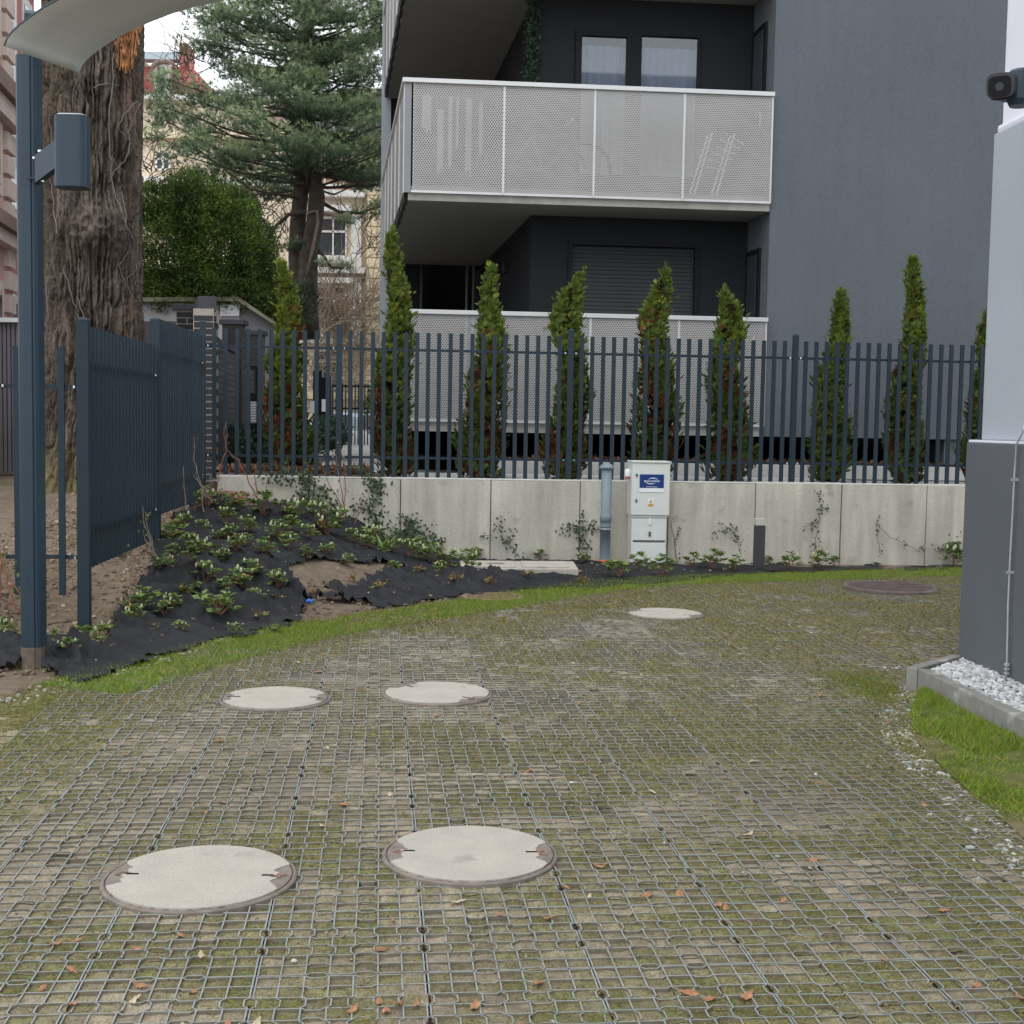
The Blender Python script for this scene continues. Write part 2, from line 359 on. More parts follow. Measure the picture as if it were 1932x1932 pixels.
tag(link('terrace_ground', grid_mesh('terrace_ground', np.stack([XA, YA, ZA], -1), 'soil', np.ones(XA.shape+(3,))*np.array([.36, .35, .33]))), kind='structure')
def hz(x, y): return float(height(np.array([x]), np.array([y]))[0])

# ------------------------------------------------------------------ court: plastic grass-grid panels over soil
CELL = .476/7; PAN = .476
gd = Vector((-.1015, .9948, 0)); ge = Vector((.9948, .1015, 0)); GO = Vector((-.27, 4.06, 0))
def make_grid_panel():
    b = MB(); w = .0022; z1 = 0.0; z0 = -.026; n = 7; A = .0115
    def strip(pts):
        m = len(pts); Ls = []; Rs = []
        for i, p in enumerate(pts):
            q0 = pts[max(i-1, 0)]; q1 = pts[min(i+1, m-1)]; dx, dy = q1[0]-q0[0], q1[1]-q0[1]; l = math.hypot(dx, dy); nx, ny = -dy/l*w, dx/l*w
            Ls.append((p[0]+nx, p[1]+ny)); Rs.append((p[0]-nx, p[1]-ny))
        for i in range(m-1):
            a, c, d, e = Ls[i], Ls[i+1], Rs[i+1], Rs[i]
            b.quad((*a, z1), (*e, z1), (*d, z1), (*c, z1)); b.quad((*a, z1), (*c, z1), (*c, z0), (*a, z0), mi=1); b.quad((*e, z1), (*e, z0), (*d, z0), (*d, z1), mi=1)
    def line(k, g=.0034):
        s = 1 if k <= 3 else -1; off = g if k == 0 else (-g if k == 7 else 0); base = k*CELL+off; pts = [(0.0, base)]
        for c in (2, 4):
            x0 = c*CELL; x1 = x0+CELL; e = .011; r = .010
            pts += [(x0+e-r*.6, base), (x0+e+r*.4, base+s*A), (x1-e-r*.4, base+s*A), (x1-e+r*.6, base)]
        pts.append((PAN, base)); return pts
    for k in range(8):
        strip(line(k, .0030)); strip([(y, x) for x, y in line(k, .0046)])
    return b.mesh('grid_panel', ['grid_plastic', 'grid_side'])
gp = make_grid_panel()
courtR = [(2.62, 8.1)]+REDGE[1:]
courtpoly = list(GRIDEDGE)+[(9, 14.5), (9, 8.3), (2.62, 8.3)]+[(x+.12, y) for x, y in REDGE[1:]]+[(1.95, 1.5), (-2.6, 1.5)]
court_root = bpy.data.objects.new('court_ground', None); COL.objects.link(court_root); tag(court_root, kind='structure')
cells = []
for i in range(-14, 24):
    for j in range(-6, 26):
        o0 = GO+ge*(i*PAN)+gd*(j*PAN); c = o0+ge*(PAN/2)+gd*(PAN/2)
        u, v = proj([[c.x, c.y, 0]]);
        if c.y < 1.6 or u[0] < -180 or u[0] > 2100 or v[0] > 2150: continue
        inside = inpoly(np.array([c.x]), np.array([c.y]), courtpoly)[0]
        if inside: cells.append((c.y*c.y+c.x*c.x, i, j, o0))
cells.sort(key=lambda t: t[0])
grot = math.atan2(ge.y, ge.x)
joinV = []; joinF = []; joinM = []; pm = [p.material_index for p in gp.polygons]
pv = np.array([v.co[:] for v in gp.vertices]); pf = [tuple(p.vertices) for p in gp.polygons]
for n_, (d, i, j, o0) in enumerate(cells):
    tilt = (random.gauss(0, .0025), random.gauss(0, .0025), grot+random.gauss(0, .0015)); zz = random.uniform(-.0015, .0015)
    if n_ < 300:
        link('grid_panel', gp, court_root, (o0.x, o0.y, zz), tilt)
    else:
        Rm = np.array(Matrix.Rotation(grot, 3, 'Z')); q = pv@Rm.T+np.array([o0.x, o0.y, zz]); off = len(joinV)*len(pv); joinV.append(q)
        joinF += [tuple(off+k for k in f) for f in pf]; joinM += pm
if joinV:
    me = bpy.data.meshes.new('grid_panels_far'); me.from_pydata(np.concatenate(joinV).tolist(), [], joinF); me.materials.append(MATS['grid_plastic']); me.materials.append(MATS['grid_side']); me.polygons.foreach_set('material_index', joinM)
    tag(link('grid_panels_beyond', me, court_root), kind='stuff')
# soil inside the cells, one quad patch per cell with its own level
cl, ct = [], []
def greenness(x, y):
    e = dpoly(x, y, GRIDEDGE); g = .62*fbm(x*1.1+5, y*1.1, 51)+.38*fbm(x*5, y*5, 52)
    g = g+.10*np.exp(-((x-1.0)**2)/4)-.26*np.exp(-(((x+.6)/1.0)**2+((y-7.6)/1.5)**2))-.2*np.exp(-(((x+2.0)/.8)**2+((y-4.6)/2.2)**2))-.2*np.exp(-(((x-.9)/1.0)**2+((y-10.0)/.9)**2))
    g = g+.55*np.exp(-(e/.55)**2)+.09*smooth(5, 9, y)*smooth(-.4, .8, x)
    g = g+.35*np.exp(-(dpoly(x, y, REDGE)/.35)**2)
    return g
II, JJ = np.meshgrid(np.arange(-14*7, 24*7), np.arange(-6*7, 26*7)); II = II.ravel(); JJ = JJ.ravel()
cx = GO.x+ge.x*(II+.5)*CELL+gd.x*(JJ+.5)*CELL; cy = GO.y+ge.y*(II+.5)*CELL+gd.y*(JJ+.5)*CELL
u, v = proj(np.stack([cx, cy, cx*0], -1))
wide = [(p[0]-.45, p[1]+.1) for p in GRIDEDGE[:3]]+[(p[0]-.25, p[1]+.35) for p in GRIDEDGE[3:]]+[(9, 15.2), (9, 8.3), (2.75, 8.3)]+[(x+.35, y) for x, y in REDGE[1:]]+[(2.4, 1.5), (-3.1, 1.5)]
ok = inpoly(cx, cy, wide) & (cy > 1.6) & (u > -200) & (u < 2110) & (v < 2180)
II, JJ, cx, cy = II[ok], JJ[ok], cx[ok], cy[ok]
h0 = hash2(II, JJ, 5); lev = -.0085+.0060*h0; lev = np.where(hash2(II, JJ, 6) > .98, -.014, lev)
gr = greenness(cx, cy)
mudn = fbm(cx*.9, cy*.9, 61)
patch = hash2(II//3, JJ//3, 9)
mud = cmix((.205, .168, .122), (.345, .292, .215), np.clip(mudn*1.3-.15+(patch-.5)*.3, 0, 1))
moss = cmix((.148, .148, .068), (.210, .210, .100), hash2(II, JJ, 7))
gmix = np.clip((gr-.405)*3.4+(hash2(II, JJ, 8)-.5)*.7, 0, 1)
# a few cells of the grid are bare wet mud
bare = (fbm(cx*2.3, cy*2.3, 71) > .62) & (hash2(II//2, JJ//2, 10) > .45)
gmix = np.where(bare, gmix*.1, gmix)
farw = (smooth(5.5, 9.5, cy)*(.35+.65*fbm(cx*.6, cy*.6, 63)))[:, None]; moss = moss*(1-farw)+np.array([.285, .280, .165])*farw; mud = mud*(1-farw*.6)+np.array([.34, .30, .235])*farw*.6
colr = mud*(1-gmix[:, None])+moss*gmix[:, None]; colr *= (.86+.28*hash2(II, JJ, 11))[:, None]
K = 3; o2 = CELL/K
Pq = []; Tq = []
for a in range(K):
    for b_ in range(K):
        cor = []
        for (da, db) in ((0, 0), (1, 0), (1, 1), (0, 1)):
            s = (a+da)*o2-CELL/2; t = (b_+db)*o2-CELL/2; x = cx+ge.x*s+gd.x*t; y = cy+ge.y*s+gd.y*t
            edge = 0.002*(((a+da) in (0, K)) or ((b_+db) in (0, K)))
            z = lev-edge+.009*(vnoise(x*38, y*38, 90)-.5); cor.append(np.stack([x, y, z], -1))
        Pq.append(np.stack(cor, 1)); Tq.append(colr)
me = tri_mesh('soil_fill', np.concatenate(Pq), 4, 'soil', np.concatenate(Tq)); tag(link('soil_fill', me, court_root), kind='stuff')

b = MB()
for (ii, hw) in ((0, .0042), (-1, .0042), (1, .0032), (2, .0026), (3, .0026), (-2, .002), (-3, .002)):
    for jj in range(-5, 22):
        p = GO+ge*(ii*PAN)+gd*(jj*PAN); q = p+gd*PAN
        if inpoly(np.array([p.x, q.x]), np.array([p.y, q.y]), courtpoly).all():
            b.quad(*[Vector((v_.x, v_.y, -.0045)) for v_ in (p-ge*hw, p+ge*hw, q+ge*hw, q-ge*hw)])
            for c in (2.5, 4.5):
                m_ = p+gd*(c*CELL); R_ = .0085 if hw > .003 else .006; b.quad(*[Vector((m_.x+ge.x*R_*math.cos(a_)+gd.x*R_*1.7*math.sin(a_), m_.y+ge.y*R_*math.cos(a_)+gd.y*R_*1.7*math.sin(a_), -.0042)) for a_ in [k*math.pi/4 for k in range(8)]])
tag(b.build('open_joint', 'joint_dark', court_root), kind='stuff')
def green_tint(n, base, vary=.35, yellow=.3, straw=.12):
    c = np.tile(np.array(base), (n, 1))*(1+vary*(rng.random((n, 1))-.5)*2)
    y = rng.random(n) < yellow; c[y] = c[y]*np.array([1.6, 1.15, .8]); s = rng.random(n) < straw; c[s] = np.array([.30, .25, .13])*(.7+.5*rng.random((s.sum(), 1))); return c
# moss and flattened grass lying in the cells
wgt = np.clip(gmix, 0, 1)**1.0*np.clip(1.6/np.maximum(cy/3.2, .6), .18, 1.5)
wgt = np.where(cy > 9, wgt*1.1, wgt)
NB = 270000; pk = rng.choice(len(cx), NB, p=wgt/wgt.sum())
jx = (rng.random(NB)-.5)*CELL*.9; jy = (rng.random(NB)-.5)*CELL*.9
bx = cx[pk]+ge.x*jx+gd.x*jy; by = cy[pk]+ge.y*jx+gd.y*jy
sc = np.clip(by/4.2, .95, 2.4)
D = rng.normal(size=(NB, 3)); D[:, 2] = np.abs(D[:, 2])*.45
me = tri_mesh('moss', blades(np.stack([bx, by, lev[pk]+.001], -1), D, .015*sc*(.6+.8*rng.random(NB)), .0026*sc), 3, 'blade', green_tint(NB, (.185, .198, .075), .45, .4, .3))
tag(link('moss_and_grass', me), 'flattened yellow green grass and moss in the plastic grid cells', 'grass', kind='stuff')
idf = rng.choice(len(cx), 5200); Pf = np.column_stack([cx[idf]+(rng.random(5200)-.5)*CELL*.8, cy[idf]+(rng.random(5200)-.5)*CELL*.8, lev[idf]+.003])
me = tri_mesh('leaf_crumbs', leaves(Pf, rng.normal(size=(5200, 3))*np.array([1, 1, .25]), .008+.014*rng.random(5200)**2, .006+.007*rng.random(5200)), 4, 'leaf', cmix((.16, .10, .06), (.45, .34, .22), rng.random(5200)))
tag(link('leaf_crumbs', me), 'crumbs of dry leaf and bark scattered in the grid cells', 'leaf litter', kind='stuff')
def grass_area(name, label, n, sampler, L, Wd, base, up=1.2, straw=.1, yellow=.3):
    P = sampler(n); n = len(P); D = rng.normal(size=(n, 3))*np.array([.6, .6, .25]); D[:, 2] = np.abs(D[:, 2])+up*.55
    me = tri_mesh(name, blades(P, D, L*(.5+.9*rng.random(n)), Wd*(.7+.6*rng.random(n))), 3, 'blade', green_tint(n, base, .35, yellow, straw))
    tag(link(name, me), label, 'grass', kind='stuff')
def band(n, line, off0, off1, i0=0, i1=None, zf=None, dens=None):
    """points scattered beside a polyline; positive offset lies on the bed side"""
    L = np.array(line[i0:i1], float); seg = np.hypot(*np.diff(L, axis=0).T); s = rng.choice(len(seg), n, p=seg/seg.sum()); t = rng.random(n)[:, None]
    p = L[s]*(1-t)+L[s+1]*t; d = L[s+1]-L[s]; nn = np.stack([-d[:, 1], d[:, 0]], 1)/np.hypot(d[:, 0], d[:, 1])[:, None]
    o = off0+(off1-off0)*rng.random(n); p = p+nn*o[:, None]
    if dens is not None:
        k = rng.random(n) < dens(p[:, 0], p[:, 1]); p = p[k]
    return np.column_stack([p, height(p[:, 0], p[:, 1])-.012])
grass_area('border_grass', 'strip of short bright grass between the grid court and the black membrane', 110000,
           lambda n: band(n, GRIDEDGE, -.28, .34, 2, 11, dens=lambda x, y: np.clip(.48+1.5*(fbm(x*2.2, y*2.2, 41)-.35), .25, 1)), .044, .0065, (.18, .29, .05), .8, .06, .3)
grass_area('border_grass', 'thin grass along the court edge beside the lamp post', 14000,
           lambda n: band(n, GRIDEDGE, -.3, .14, 0, 3, dens=lambda x, y: np.clip(2.4*(fbm(x*2.6, y*2.6, 47)-.38), 0, 1)), .03, .005, (.12, .19, .035), .8, .1, .35)
grass_area('inner_grass', 'patches of greener grass growing through the far grid cells', 60000,
           lambda n: band(n, GRIDEDGE, -1.5, -.2, 3, 11, dens=lambda x, y: np.clip(3.2*(fbm(x*1.9, y*1.9, 43)-.47), 0, 1)), .024, .006, (.125, .16, .04), .6, .12, .35)

# ------------------------------------------------------------------ manhole covers
def cover(name, cxy, r, label, rot=0, tilt=0, seed=0):
    t = empty(name, (*cxy, 0), label, 'manhole cover', 'round concrete manhole covers')
    rs = np.random.default_rng(seed); n = 56
    b = MB(); b.lathe((*cxy, 0), [(r+.008, -.03), (r+.007, .006), (r+.002, .010), (r-.006, .010), (r-.007, .003), (r-.011, .003), (r-.012, .011), (r-.09, .012)], n)
    b.build('iron_ring', 'cover_iron', t)
    # concrete filling with a ragged edge towards the two key slots
    b = MB(); pts = []
    for k in range(96):
        w = 2*math.pi*k/96; ww = (w-rot+math.pi) % (2*math.pi)-math.pi; side = min(abs(ww), math.pi-abs(ww))
        rr = r-.013
        if side < .36: rr -= .040*(1-max(0, (side-.30))/.08)*(1+.25*math.sin(side*9)+.2*math.sin(w*31+seed))+.006*rs.random()
        rr += .003*rs.random(); pts.append((cxy[0]+rr*math.cos(w), cxy[1]+rr*math.sin(w)))
    b.prism(pts, .004, .0155); b.build('concrete_filling', 'cover_concrete', t)
    for sgn in (-1, 1):
        b = MB(); c = Vector((cxy[0]+sgn*(r-.09)*math.cos(rot), cxy[1]+sgn*(r-.09)*math.sin(rot), 0))
        ex = Vector((math.cos(rot), math.sin(rot), 0)); ey = Vector((-ex.y, ex.x, 0)); b.obox(c, ex, ey, .020, .005, .012, .0172); b.build('key_slot', 'void_black', t)
        for q in range(3):
            b = MB(); cc = c+ex*sgn*(.02+.012*q)+ey*(rs.random()-.5)*.04; b.obox(cc, ex, ey, .010+.006*rs.random(), .004+.004*rs.random(), .012, .0168); b.build('chipped_patch', 'rust_iron', t)
cover('manhole_cover', (-1.035, 4.30), .318, 'left of the two large near concrete covers, with grey scuffs', .02, seed=1)
cover('manhole_cover', (-.13, 4.585), .310, 'right one of the two large near concrete covers, rust-brown rim ends', .02, seed=2)
cover('manhole_cover', (-1.30, 7.13), .300, 'small pale cover left of the pair in the middle of the court', .05, seed=3)
cover('manhole_cover', (-.41, 7.34), .306, 'small pale cover right of the pair in the middle of the court', -.7, seed=4)
cover('manhole_cover', (1.275, 10.62), .308, 'farthest pale concrete cover, alone before the utility cabinet', -.5, seed=5)
def iron_cover(c, r, label, matn, ribs=14, h=.03, nm='iron_manhole_cover'):
    t = empty(nm, (*c, 0), label, 'manhole cover'); b = MB(); b.lathe((*c, 0), [(r+.015, -.03), (r+.01, h*.6), (r, h), (r-.03, h), (r-.035, h-.008)], 48); b.build('rim', matn, t)
    b = MB(); b.lathe((*c, 0), [(r-.035, h-.012), (.001, h-.012)], 48, capt=False); b.build('plate', matn, t)
    for k in range(ribs):
        y = -r+.06+(2*r-.12)*(k+.5)/ribs; hw = math.sqrt(max((r-.04)**2-y*y, .001)); b = MB(); b.obox((c[0], c[1]+y), (1, .1), (-.1, 1), hw, .011, h-.012, h); b.build('rib', matn, t)
iron_cover((3.69, 12.57), .44, 'wide dark brown cast iron cover at the far right of the court', 'dark_iron', h=.035)
iron_cover((-.16, 11.55), .27, 'rust red ribbed cover half sunk in grass at the membrane edge', 'rust_iron', 10, .012)

# ------------------------------------------------------------------ retaining wall of 1 m concrete elements
def WP(x, t=0): return Vector((x-.0872*t, WALL+FB*x+t, 0))
ew = Vector((.9962, .0872, 0)); nw = Vector((-.0872, .9962, 0))
rw = empty('retaining_wall', (0, 14.42, 0), 'low pale concrete retaining wall of one metre panels under the fence', 'wall')
x0 = -3.22; 
for k in range(10):
    a = x0+k*.996; b_ = a+.996-.011; b = MB(); pa, pb = WP(a), WP(b_); zt = .915
    dz = random.uniform(-.003, .003); off = random.uniform(-.004, .004)
    q = [pa+nw*off, pb+nw*off, pb+nw*.13, pa+nw*.13]; b.hexa([(p.x, p.y, -.3) for p in q]+[(p.x, p.y, zt+dz) for p in q]); b.build('panel', 'wall_concrete', rw, bevel=.004)
    b = MB(); q = [pa+nw*.004-ew*.004, pb+nw*.004+ew*.004, pb+nw*.126+ew*.004, pa+nw*.126-ew*.004]; b.hexa([(p.x, p.y, zt+.003) for p in q]+[(p.x, p.y, zt+.017+dz) for p in q]); b.build('coping', 'lit_top_concrete', rw)  # paler cap: light along the wall top is put into its colour
b = MB(); q = [WP(-3.2)+nw*.02, WP(6.7)+nw*.02, WP(6.7)+nw*.12, WP(-3.2)+nw*.12]; b.hexa([(p.x, p.y, -.3) for p in q]+[(p.x, p.y, .9) for p in q]); b.build('joint_backing', 'cabinet_dark', rw)

# ------------------------------------------------------------------ fences
def slat_mesh(h):
    b = MB(); b.box(-.0225, .0225, -.010, .010, 0, h); b.box(-.0235, .0235, -.011, .011, h-.008, h+.001); return b.mesh('slat', 'fence_steel')
def fence_run(root, p0, p1, nslat, z0, z1, rails, post0=None, post1=None, faceoff=.03, bolts=True, sides=1):
    p0 = Vector(p0); p1 = Vector(p1); d = (p1-p0); L = d.length; d.normalize(); nrm = Vector((-d.y, d.x, 0)); a = math.atan2(d.y, d.x); sm = slat_mesh(z1-z0)
    for k in range(nslat):
        p = p0+d*(L*(k+1)/(nslat+1)); link('slat', sm, root, (p.x, p.y, z0), (0, random.gauss(0, .0012), a))
    for z in rails:
        b = MB(); m = (p0+p1)/2+nrm*.024*sides; b.obox(m, d, nrm, L/2, .012, z-.014, z+.014); b.build('rail', 'fence_steel', root)
        if bolts:
            for p in (p0+d*.06, p1-d*.06):
                b = MB(); q = p-nrm*.012*sides; b.lathe((q.x, q.y, z-.009), [(.001, 0), (.009, 0), (.009, .018), (.001, .018)], 8); b.build('bolt', 'bolt_metal', root)
def post(root, p, z0, z1, w=.035, a=0):
    b = MB(); ex = Vector((math.cos(a), math.sin(a), 0)); ey = Vector((-ex.y, ex.x, 0)); b.obox(p, ex, ey, w, w*.8, z0, z1)
    i = len(b.v); c = Vector((p[0], p[1], 0)); q = [c+ex*sx*w*1.04+ey*sy*w*.86 for sx, sy in ((-1, -1), (1, -1), (1, 1), (-1, 1))]
    top = [c+ex*sx*w*.45+ey*sy*w*.35 for sx, sy in ((-1, -1), (1, -1), (1, 1), (-1, 1))]
    b.hexa([(k.x, k.y, z1) for k in q]+[(k.x, k.y, z1+.018) for k in top]); return b.build('post', 'fence_steel', root)
def FP(x): return Vector((x, 14.62+FB*x, 0))
mf = empty('steel_fence', (0, 14.62, .9), 'long dark blue steel slat fence standing behind the concrete wall', 'fence')
px = [-3.42, -1.94, .63, 3.20, 5.77]
af = math.atan(FB)
for x in px: post(mf, FP(x), .8, 2.60, .031, af)
for (a, c, n) in ((-3.42, -1.94, 11), (-1.94, .63, 20), (.63, 3.20, 20), (3.20, 5.77, 20)):
    fence_run(mf, FP(a), FP(c), n, .895, 2.535, (1.145, 2.345))
sf = empty('steel_fence', (-3.07, 9.29, 0), 'steel slat fence running away uphill in two stepped sections', 'fence')
s0, s1, s2 = Vector((-3.07, 9.29, 0)), Vector((-3.245, 11.8, 0)), Vector((-3.42, 14.30, 0)); asd = math.atan2((s2-s0).y, (s2-s0).x)
post(sf, s0, -.1, 2.235, .042, asd-math.pi/2); post(sf, s1, .2, 2.43, .042, asd-math.pi/2)
fence_run(sf, s0, s1, 20, .445, 2.20, (.72, 1.93), sides=1); fence_run(sf, s1, s2, 20, .655, 2.45, (.93, 2.15), sides=1)
lf = empty('steel_fence', (-3.9, 9.3, 0), 'short low section of slat fence seen behind the lamp post', 'fence')
fence_run(lf, s0, Vector((-3.68, 9.235, 0)), 3, .265, 2.04, (.54, 1.76), sides=-1)
fence_run(lf, Vector((-3.70, 9.23, 0)), Vector((-6.2, 9.0, 0)), 19, .265, 2.04, (.54, 1.76), sides=-1)
post(lf, (-3.70, 9.23), 0, 2.1, .03, 0)

# ------------------------------------------------------------------ street lamp with curved reflector
lamp = empty('street_lamp', (-2.95, 7.93, 0), 'dark blue lamp post with a curved pale reflector and an upward spotlight', 'street lamp')
b = MB(); lc = Vector((-2.945, 7.95, 0)); prof = [(-.066, -.03), (-.05, -.055), (-.02, -.062), (.028, -.062), (.034, -.052), (.046, -.052), (.052, -.062), (.064, -.05), (.066, .05), (.05, .06), (-.05, .06), (-.066, .04)]
b.prism([(lc.x+x, lc.y+y) for x, y in prof], -.05, 3.70); pole = b.build('pole', 'lamp_steel', lamp, bevel=.004)
b = MB(); b.prism([(lc.x+x*1.02, lc.y+y*1.02) for x, y in prof], -.04, .13); b.build('base_collar', 'dust', lamp)
b = MB(); b.prism([(lc.x+.01+x, lc.y+y) for x, y in ((0, -.072), (.062, -.072), (.062, -.06), (0, -.06))], 2.965, 2.975); b.build('clamp_ring', 'lamp_steel', lamp)
# spotlight body: upright rounded box
P1 = V(137, 288, 7.72); b = MB(); hw = .095; pr_ = []
for k in range(24):
    w = 2*math.pi*k/24; c_, s_ = math.cos(w), math.sin(w); pr_.append((P1.x+hw*math.copysign(abs(c_)**.55, c_), P1.y+.075*math.copysign(abs(s_)**.55, s_)))
zt = V(137, 220, 7.72).z; zb = V(137, 356, 7.72).z; b.prism(pr_, zb, zt); spot = b.build('spotlight', 'lamp_steel', lamp, bevel=.006)
b = MB(); b.prism([(P1.x+(x-P1.x)*.85, P1.y+(y-P1.y)*.85) for x, y in pr_], zt, zt+.006); sp2 = b.build('lens', 'sign_white', spot)
b = MB(); A0 = V(70, 320, 7.88); A1 = V(112, 288, 7.74); d = (A1-A0); b.hexa([A0+Vector((0, -.04, -.085)), A1+Vector((0, -.04, -.085)), A1+Vector((0, .04, -.085)), A0+Vector((0, .04, -.085)), A0+Vector((0, -.04, .075)), A1+Vector((0, -.04, .075)), A1+Vector((0, .04, .075)), A0+Vector((0, .04, .075))]); b.build('bracket', 'lamp_steel', lamp)
for (u_, v_) in ((75, 287), (65, 300), (79, 343)):
    q = V(u_, v_, 7.86); b = MB(); b.lathe((q.x, q.y, q.z), [(.012, 0), (.012, .012)], 8); b.build('bolt', 'bolt_metal', lamp)
# reflector sheet: straight along AB, arched towards the court
A = V(8, 89, 7.58); B = V(148, 135, 8.13); A.z = B.z = (A.z+B.z)/2
ab = (B-A); perp = Vector((ab.y, -ab.x, 0)).normalized()
rt = 8.37/6.9
prof = [(0, 0), (.022, .035), (.06, .062), (.12, .092), (.20, .122), (.30, .155), (.42, .185), (.55, .210), (.70, .235), (.86, .252), (1.05, .262), (1.25, .266)]
b = MB(); n0 = len(prof); th = .012
import itertools
def refl(c, d, z): return c+perp*d*rt*.84+Vector((0, 0, z*rt))
rowsA = [refl(A, d, z) for d, z in prof]; rowsB = [refl(B, d, z) for d, z in prof]
for i in range(n0-1):
    t_ = (rowsA[i+1]-rowsA[i]).normalized(); nn = Vector((0, 0, 1))
    nn = t_.cross(ab.normalized()); nn = nn if nn.z > 0 or abs(nn.z) < .1 else -nn
    b.quad(rowsA[i], rowsB[i], rowsB[i+1], rowsA[i+1])
ref = b.build('reflector', ['reflector', 'lamp_steel'], lamp, smooth=True)
bm = bmesh.new(); bm.from_mesh(ref.data); bmesh.ops.remove_doubles(bm, verts=bm.verts, dist=1e-5)
bmesh.ops.subdivide_edges(bm, edges=[e for e in bm.edges if abs((e.verts[0].co-e.verts[1].co).normalized().dot(ab.normalized())) > .99], cuts=3)
bm.to_mesh(ref.data); bm.free()
sd = ref.modifiers.new('thick', 'SOLIDIFY'); sd.thickness = .014; sd.offset = 0; sd.material_offset_rim = 1
b = MB(); mid = (A+B)/2; b.tube([Vector((lc.x, lc.y, 3.68)), Vector((lc.x, lc.y+.02, 3.95)), refl(mid, .2, .16)], .035, 8); b.build('neck', 'lamp_steel', lamp)

# ------------------------------------------------------------------ apartment building
O = Vector((-1.45, 16.82, 0)); e = Vector((.9962, .0872, 0)); dd = Vector((-.139, .990, 0))
def Bp(s, t, z=0): return O+e*s+dd*t+Vector((0, 0, z))
def bbox(b, s0, s1, t0, t1, z0, z1, mi=0):
    q = [Bp(s0, t0), Bp(s1, t0), Bp(s1, t1), Bp(s0, t1)]; b.hexa([(p.x, p.y, z0) for p in q]+[(p.x, p.y, z1) for p in q], mi)
ap = empty('apartment_building', tuple(Bp(3, 3)), 'dark grey rendered apartment block with perforated white balconies', 'building')
def part(name, m, *boxes, parent=ap, bevel=0):
    b = MB()
    for q in boxes: bbox(b, *q)
    return b.build(name, m, parent, bevel=bevel)
SL = [(1.43, 1.60), (4.38, 4.56), (7.30, 7.48)]
part('projecting_block', 'stucco_dark', (4.80, 12, .06, 9, 1.43, 14))
part('support_wall', 'stucco_dark', (7.32, 9.0, .12, 4, .7, 1.425))
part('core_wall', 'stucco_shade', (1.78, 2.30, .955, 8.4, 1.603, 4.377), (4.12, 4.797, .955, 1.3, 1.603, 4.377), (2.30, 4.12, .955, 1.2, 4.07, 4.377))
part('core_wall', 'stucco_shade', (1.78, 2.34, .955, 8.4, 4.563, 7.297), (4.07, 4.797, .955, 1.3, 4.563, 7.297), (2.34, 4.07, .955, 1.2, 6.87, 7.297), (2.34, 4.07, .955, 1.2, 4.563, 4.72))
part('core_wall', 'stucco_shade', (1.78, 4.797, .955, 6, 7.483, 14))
for i, (z0, z1) in enumerate(SL):
    part('balcony_slab', 'slab_paint', (.06, 4.79, .05, 1.1, z0, z1), (.06, 2.0, 1.1, 6.9, z0, z1))
    part('slab_edge', 'slab_edge', (.055, 4.78, .035, .048, z0-.002, z1+.002))
# underside and hollow under the block
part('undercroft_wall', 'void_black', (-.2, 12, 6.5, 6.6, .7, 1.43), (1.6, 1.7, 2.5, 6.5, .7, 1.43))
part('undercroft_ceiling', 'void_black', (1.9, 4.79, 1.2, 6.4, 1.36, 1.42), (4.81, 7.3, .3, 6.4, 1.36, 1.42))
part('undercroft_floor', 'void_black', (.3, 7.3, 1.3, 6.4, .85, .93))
# rear wing seen between the slabs
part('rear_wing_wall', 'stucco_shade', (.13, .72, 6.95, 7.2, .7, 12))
part('rear_wing_edge', 'render_light', (-.03, .125, 6.9, 7.2, .7, 12))
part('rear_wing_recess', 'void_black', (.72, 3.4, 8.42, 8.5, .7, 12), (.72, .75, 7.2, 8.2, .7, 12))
for s in (.70, 1.52, 1.64): 
    b = MB(); p = Bp(s, 6.85); b.tube([(p.x, p.y, 1.0), (p.x, p.y, 4.36)], .022, 8); b.build('downpipe', 'galvanised' if s > 1 else 'stucco_dark', ap, smooth=True)
# side wall of the block with a tall door on each floor
for z0 in (1.62, 4.58):
    dr = part('side_door', 'frame_dark', (4.765, 4.797, .36, .90, z0, z0+2.33))
    part('pane', 'glass_dark', (4.757, 4.764, .44, .82, z0+.1, z0+2.25), parent=dr)
    part('handle', 'galvanised', (4.735, 4.755, .40, .42, z0+1.0, z0+1.15), parent=dr)
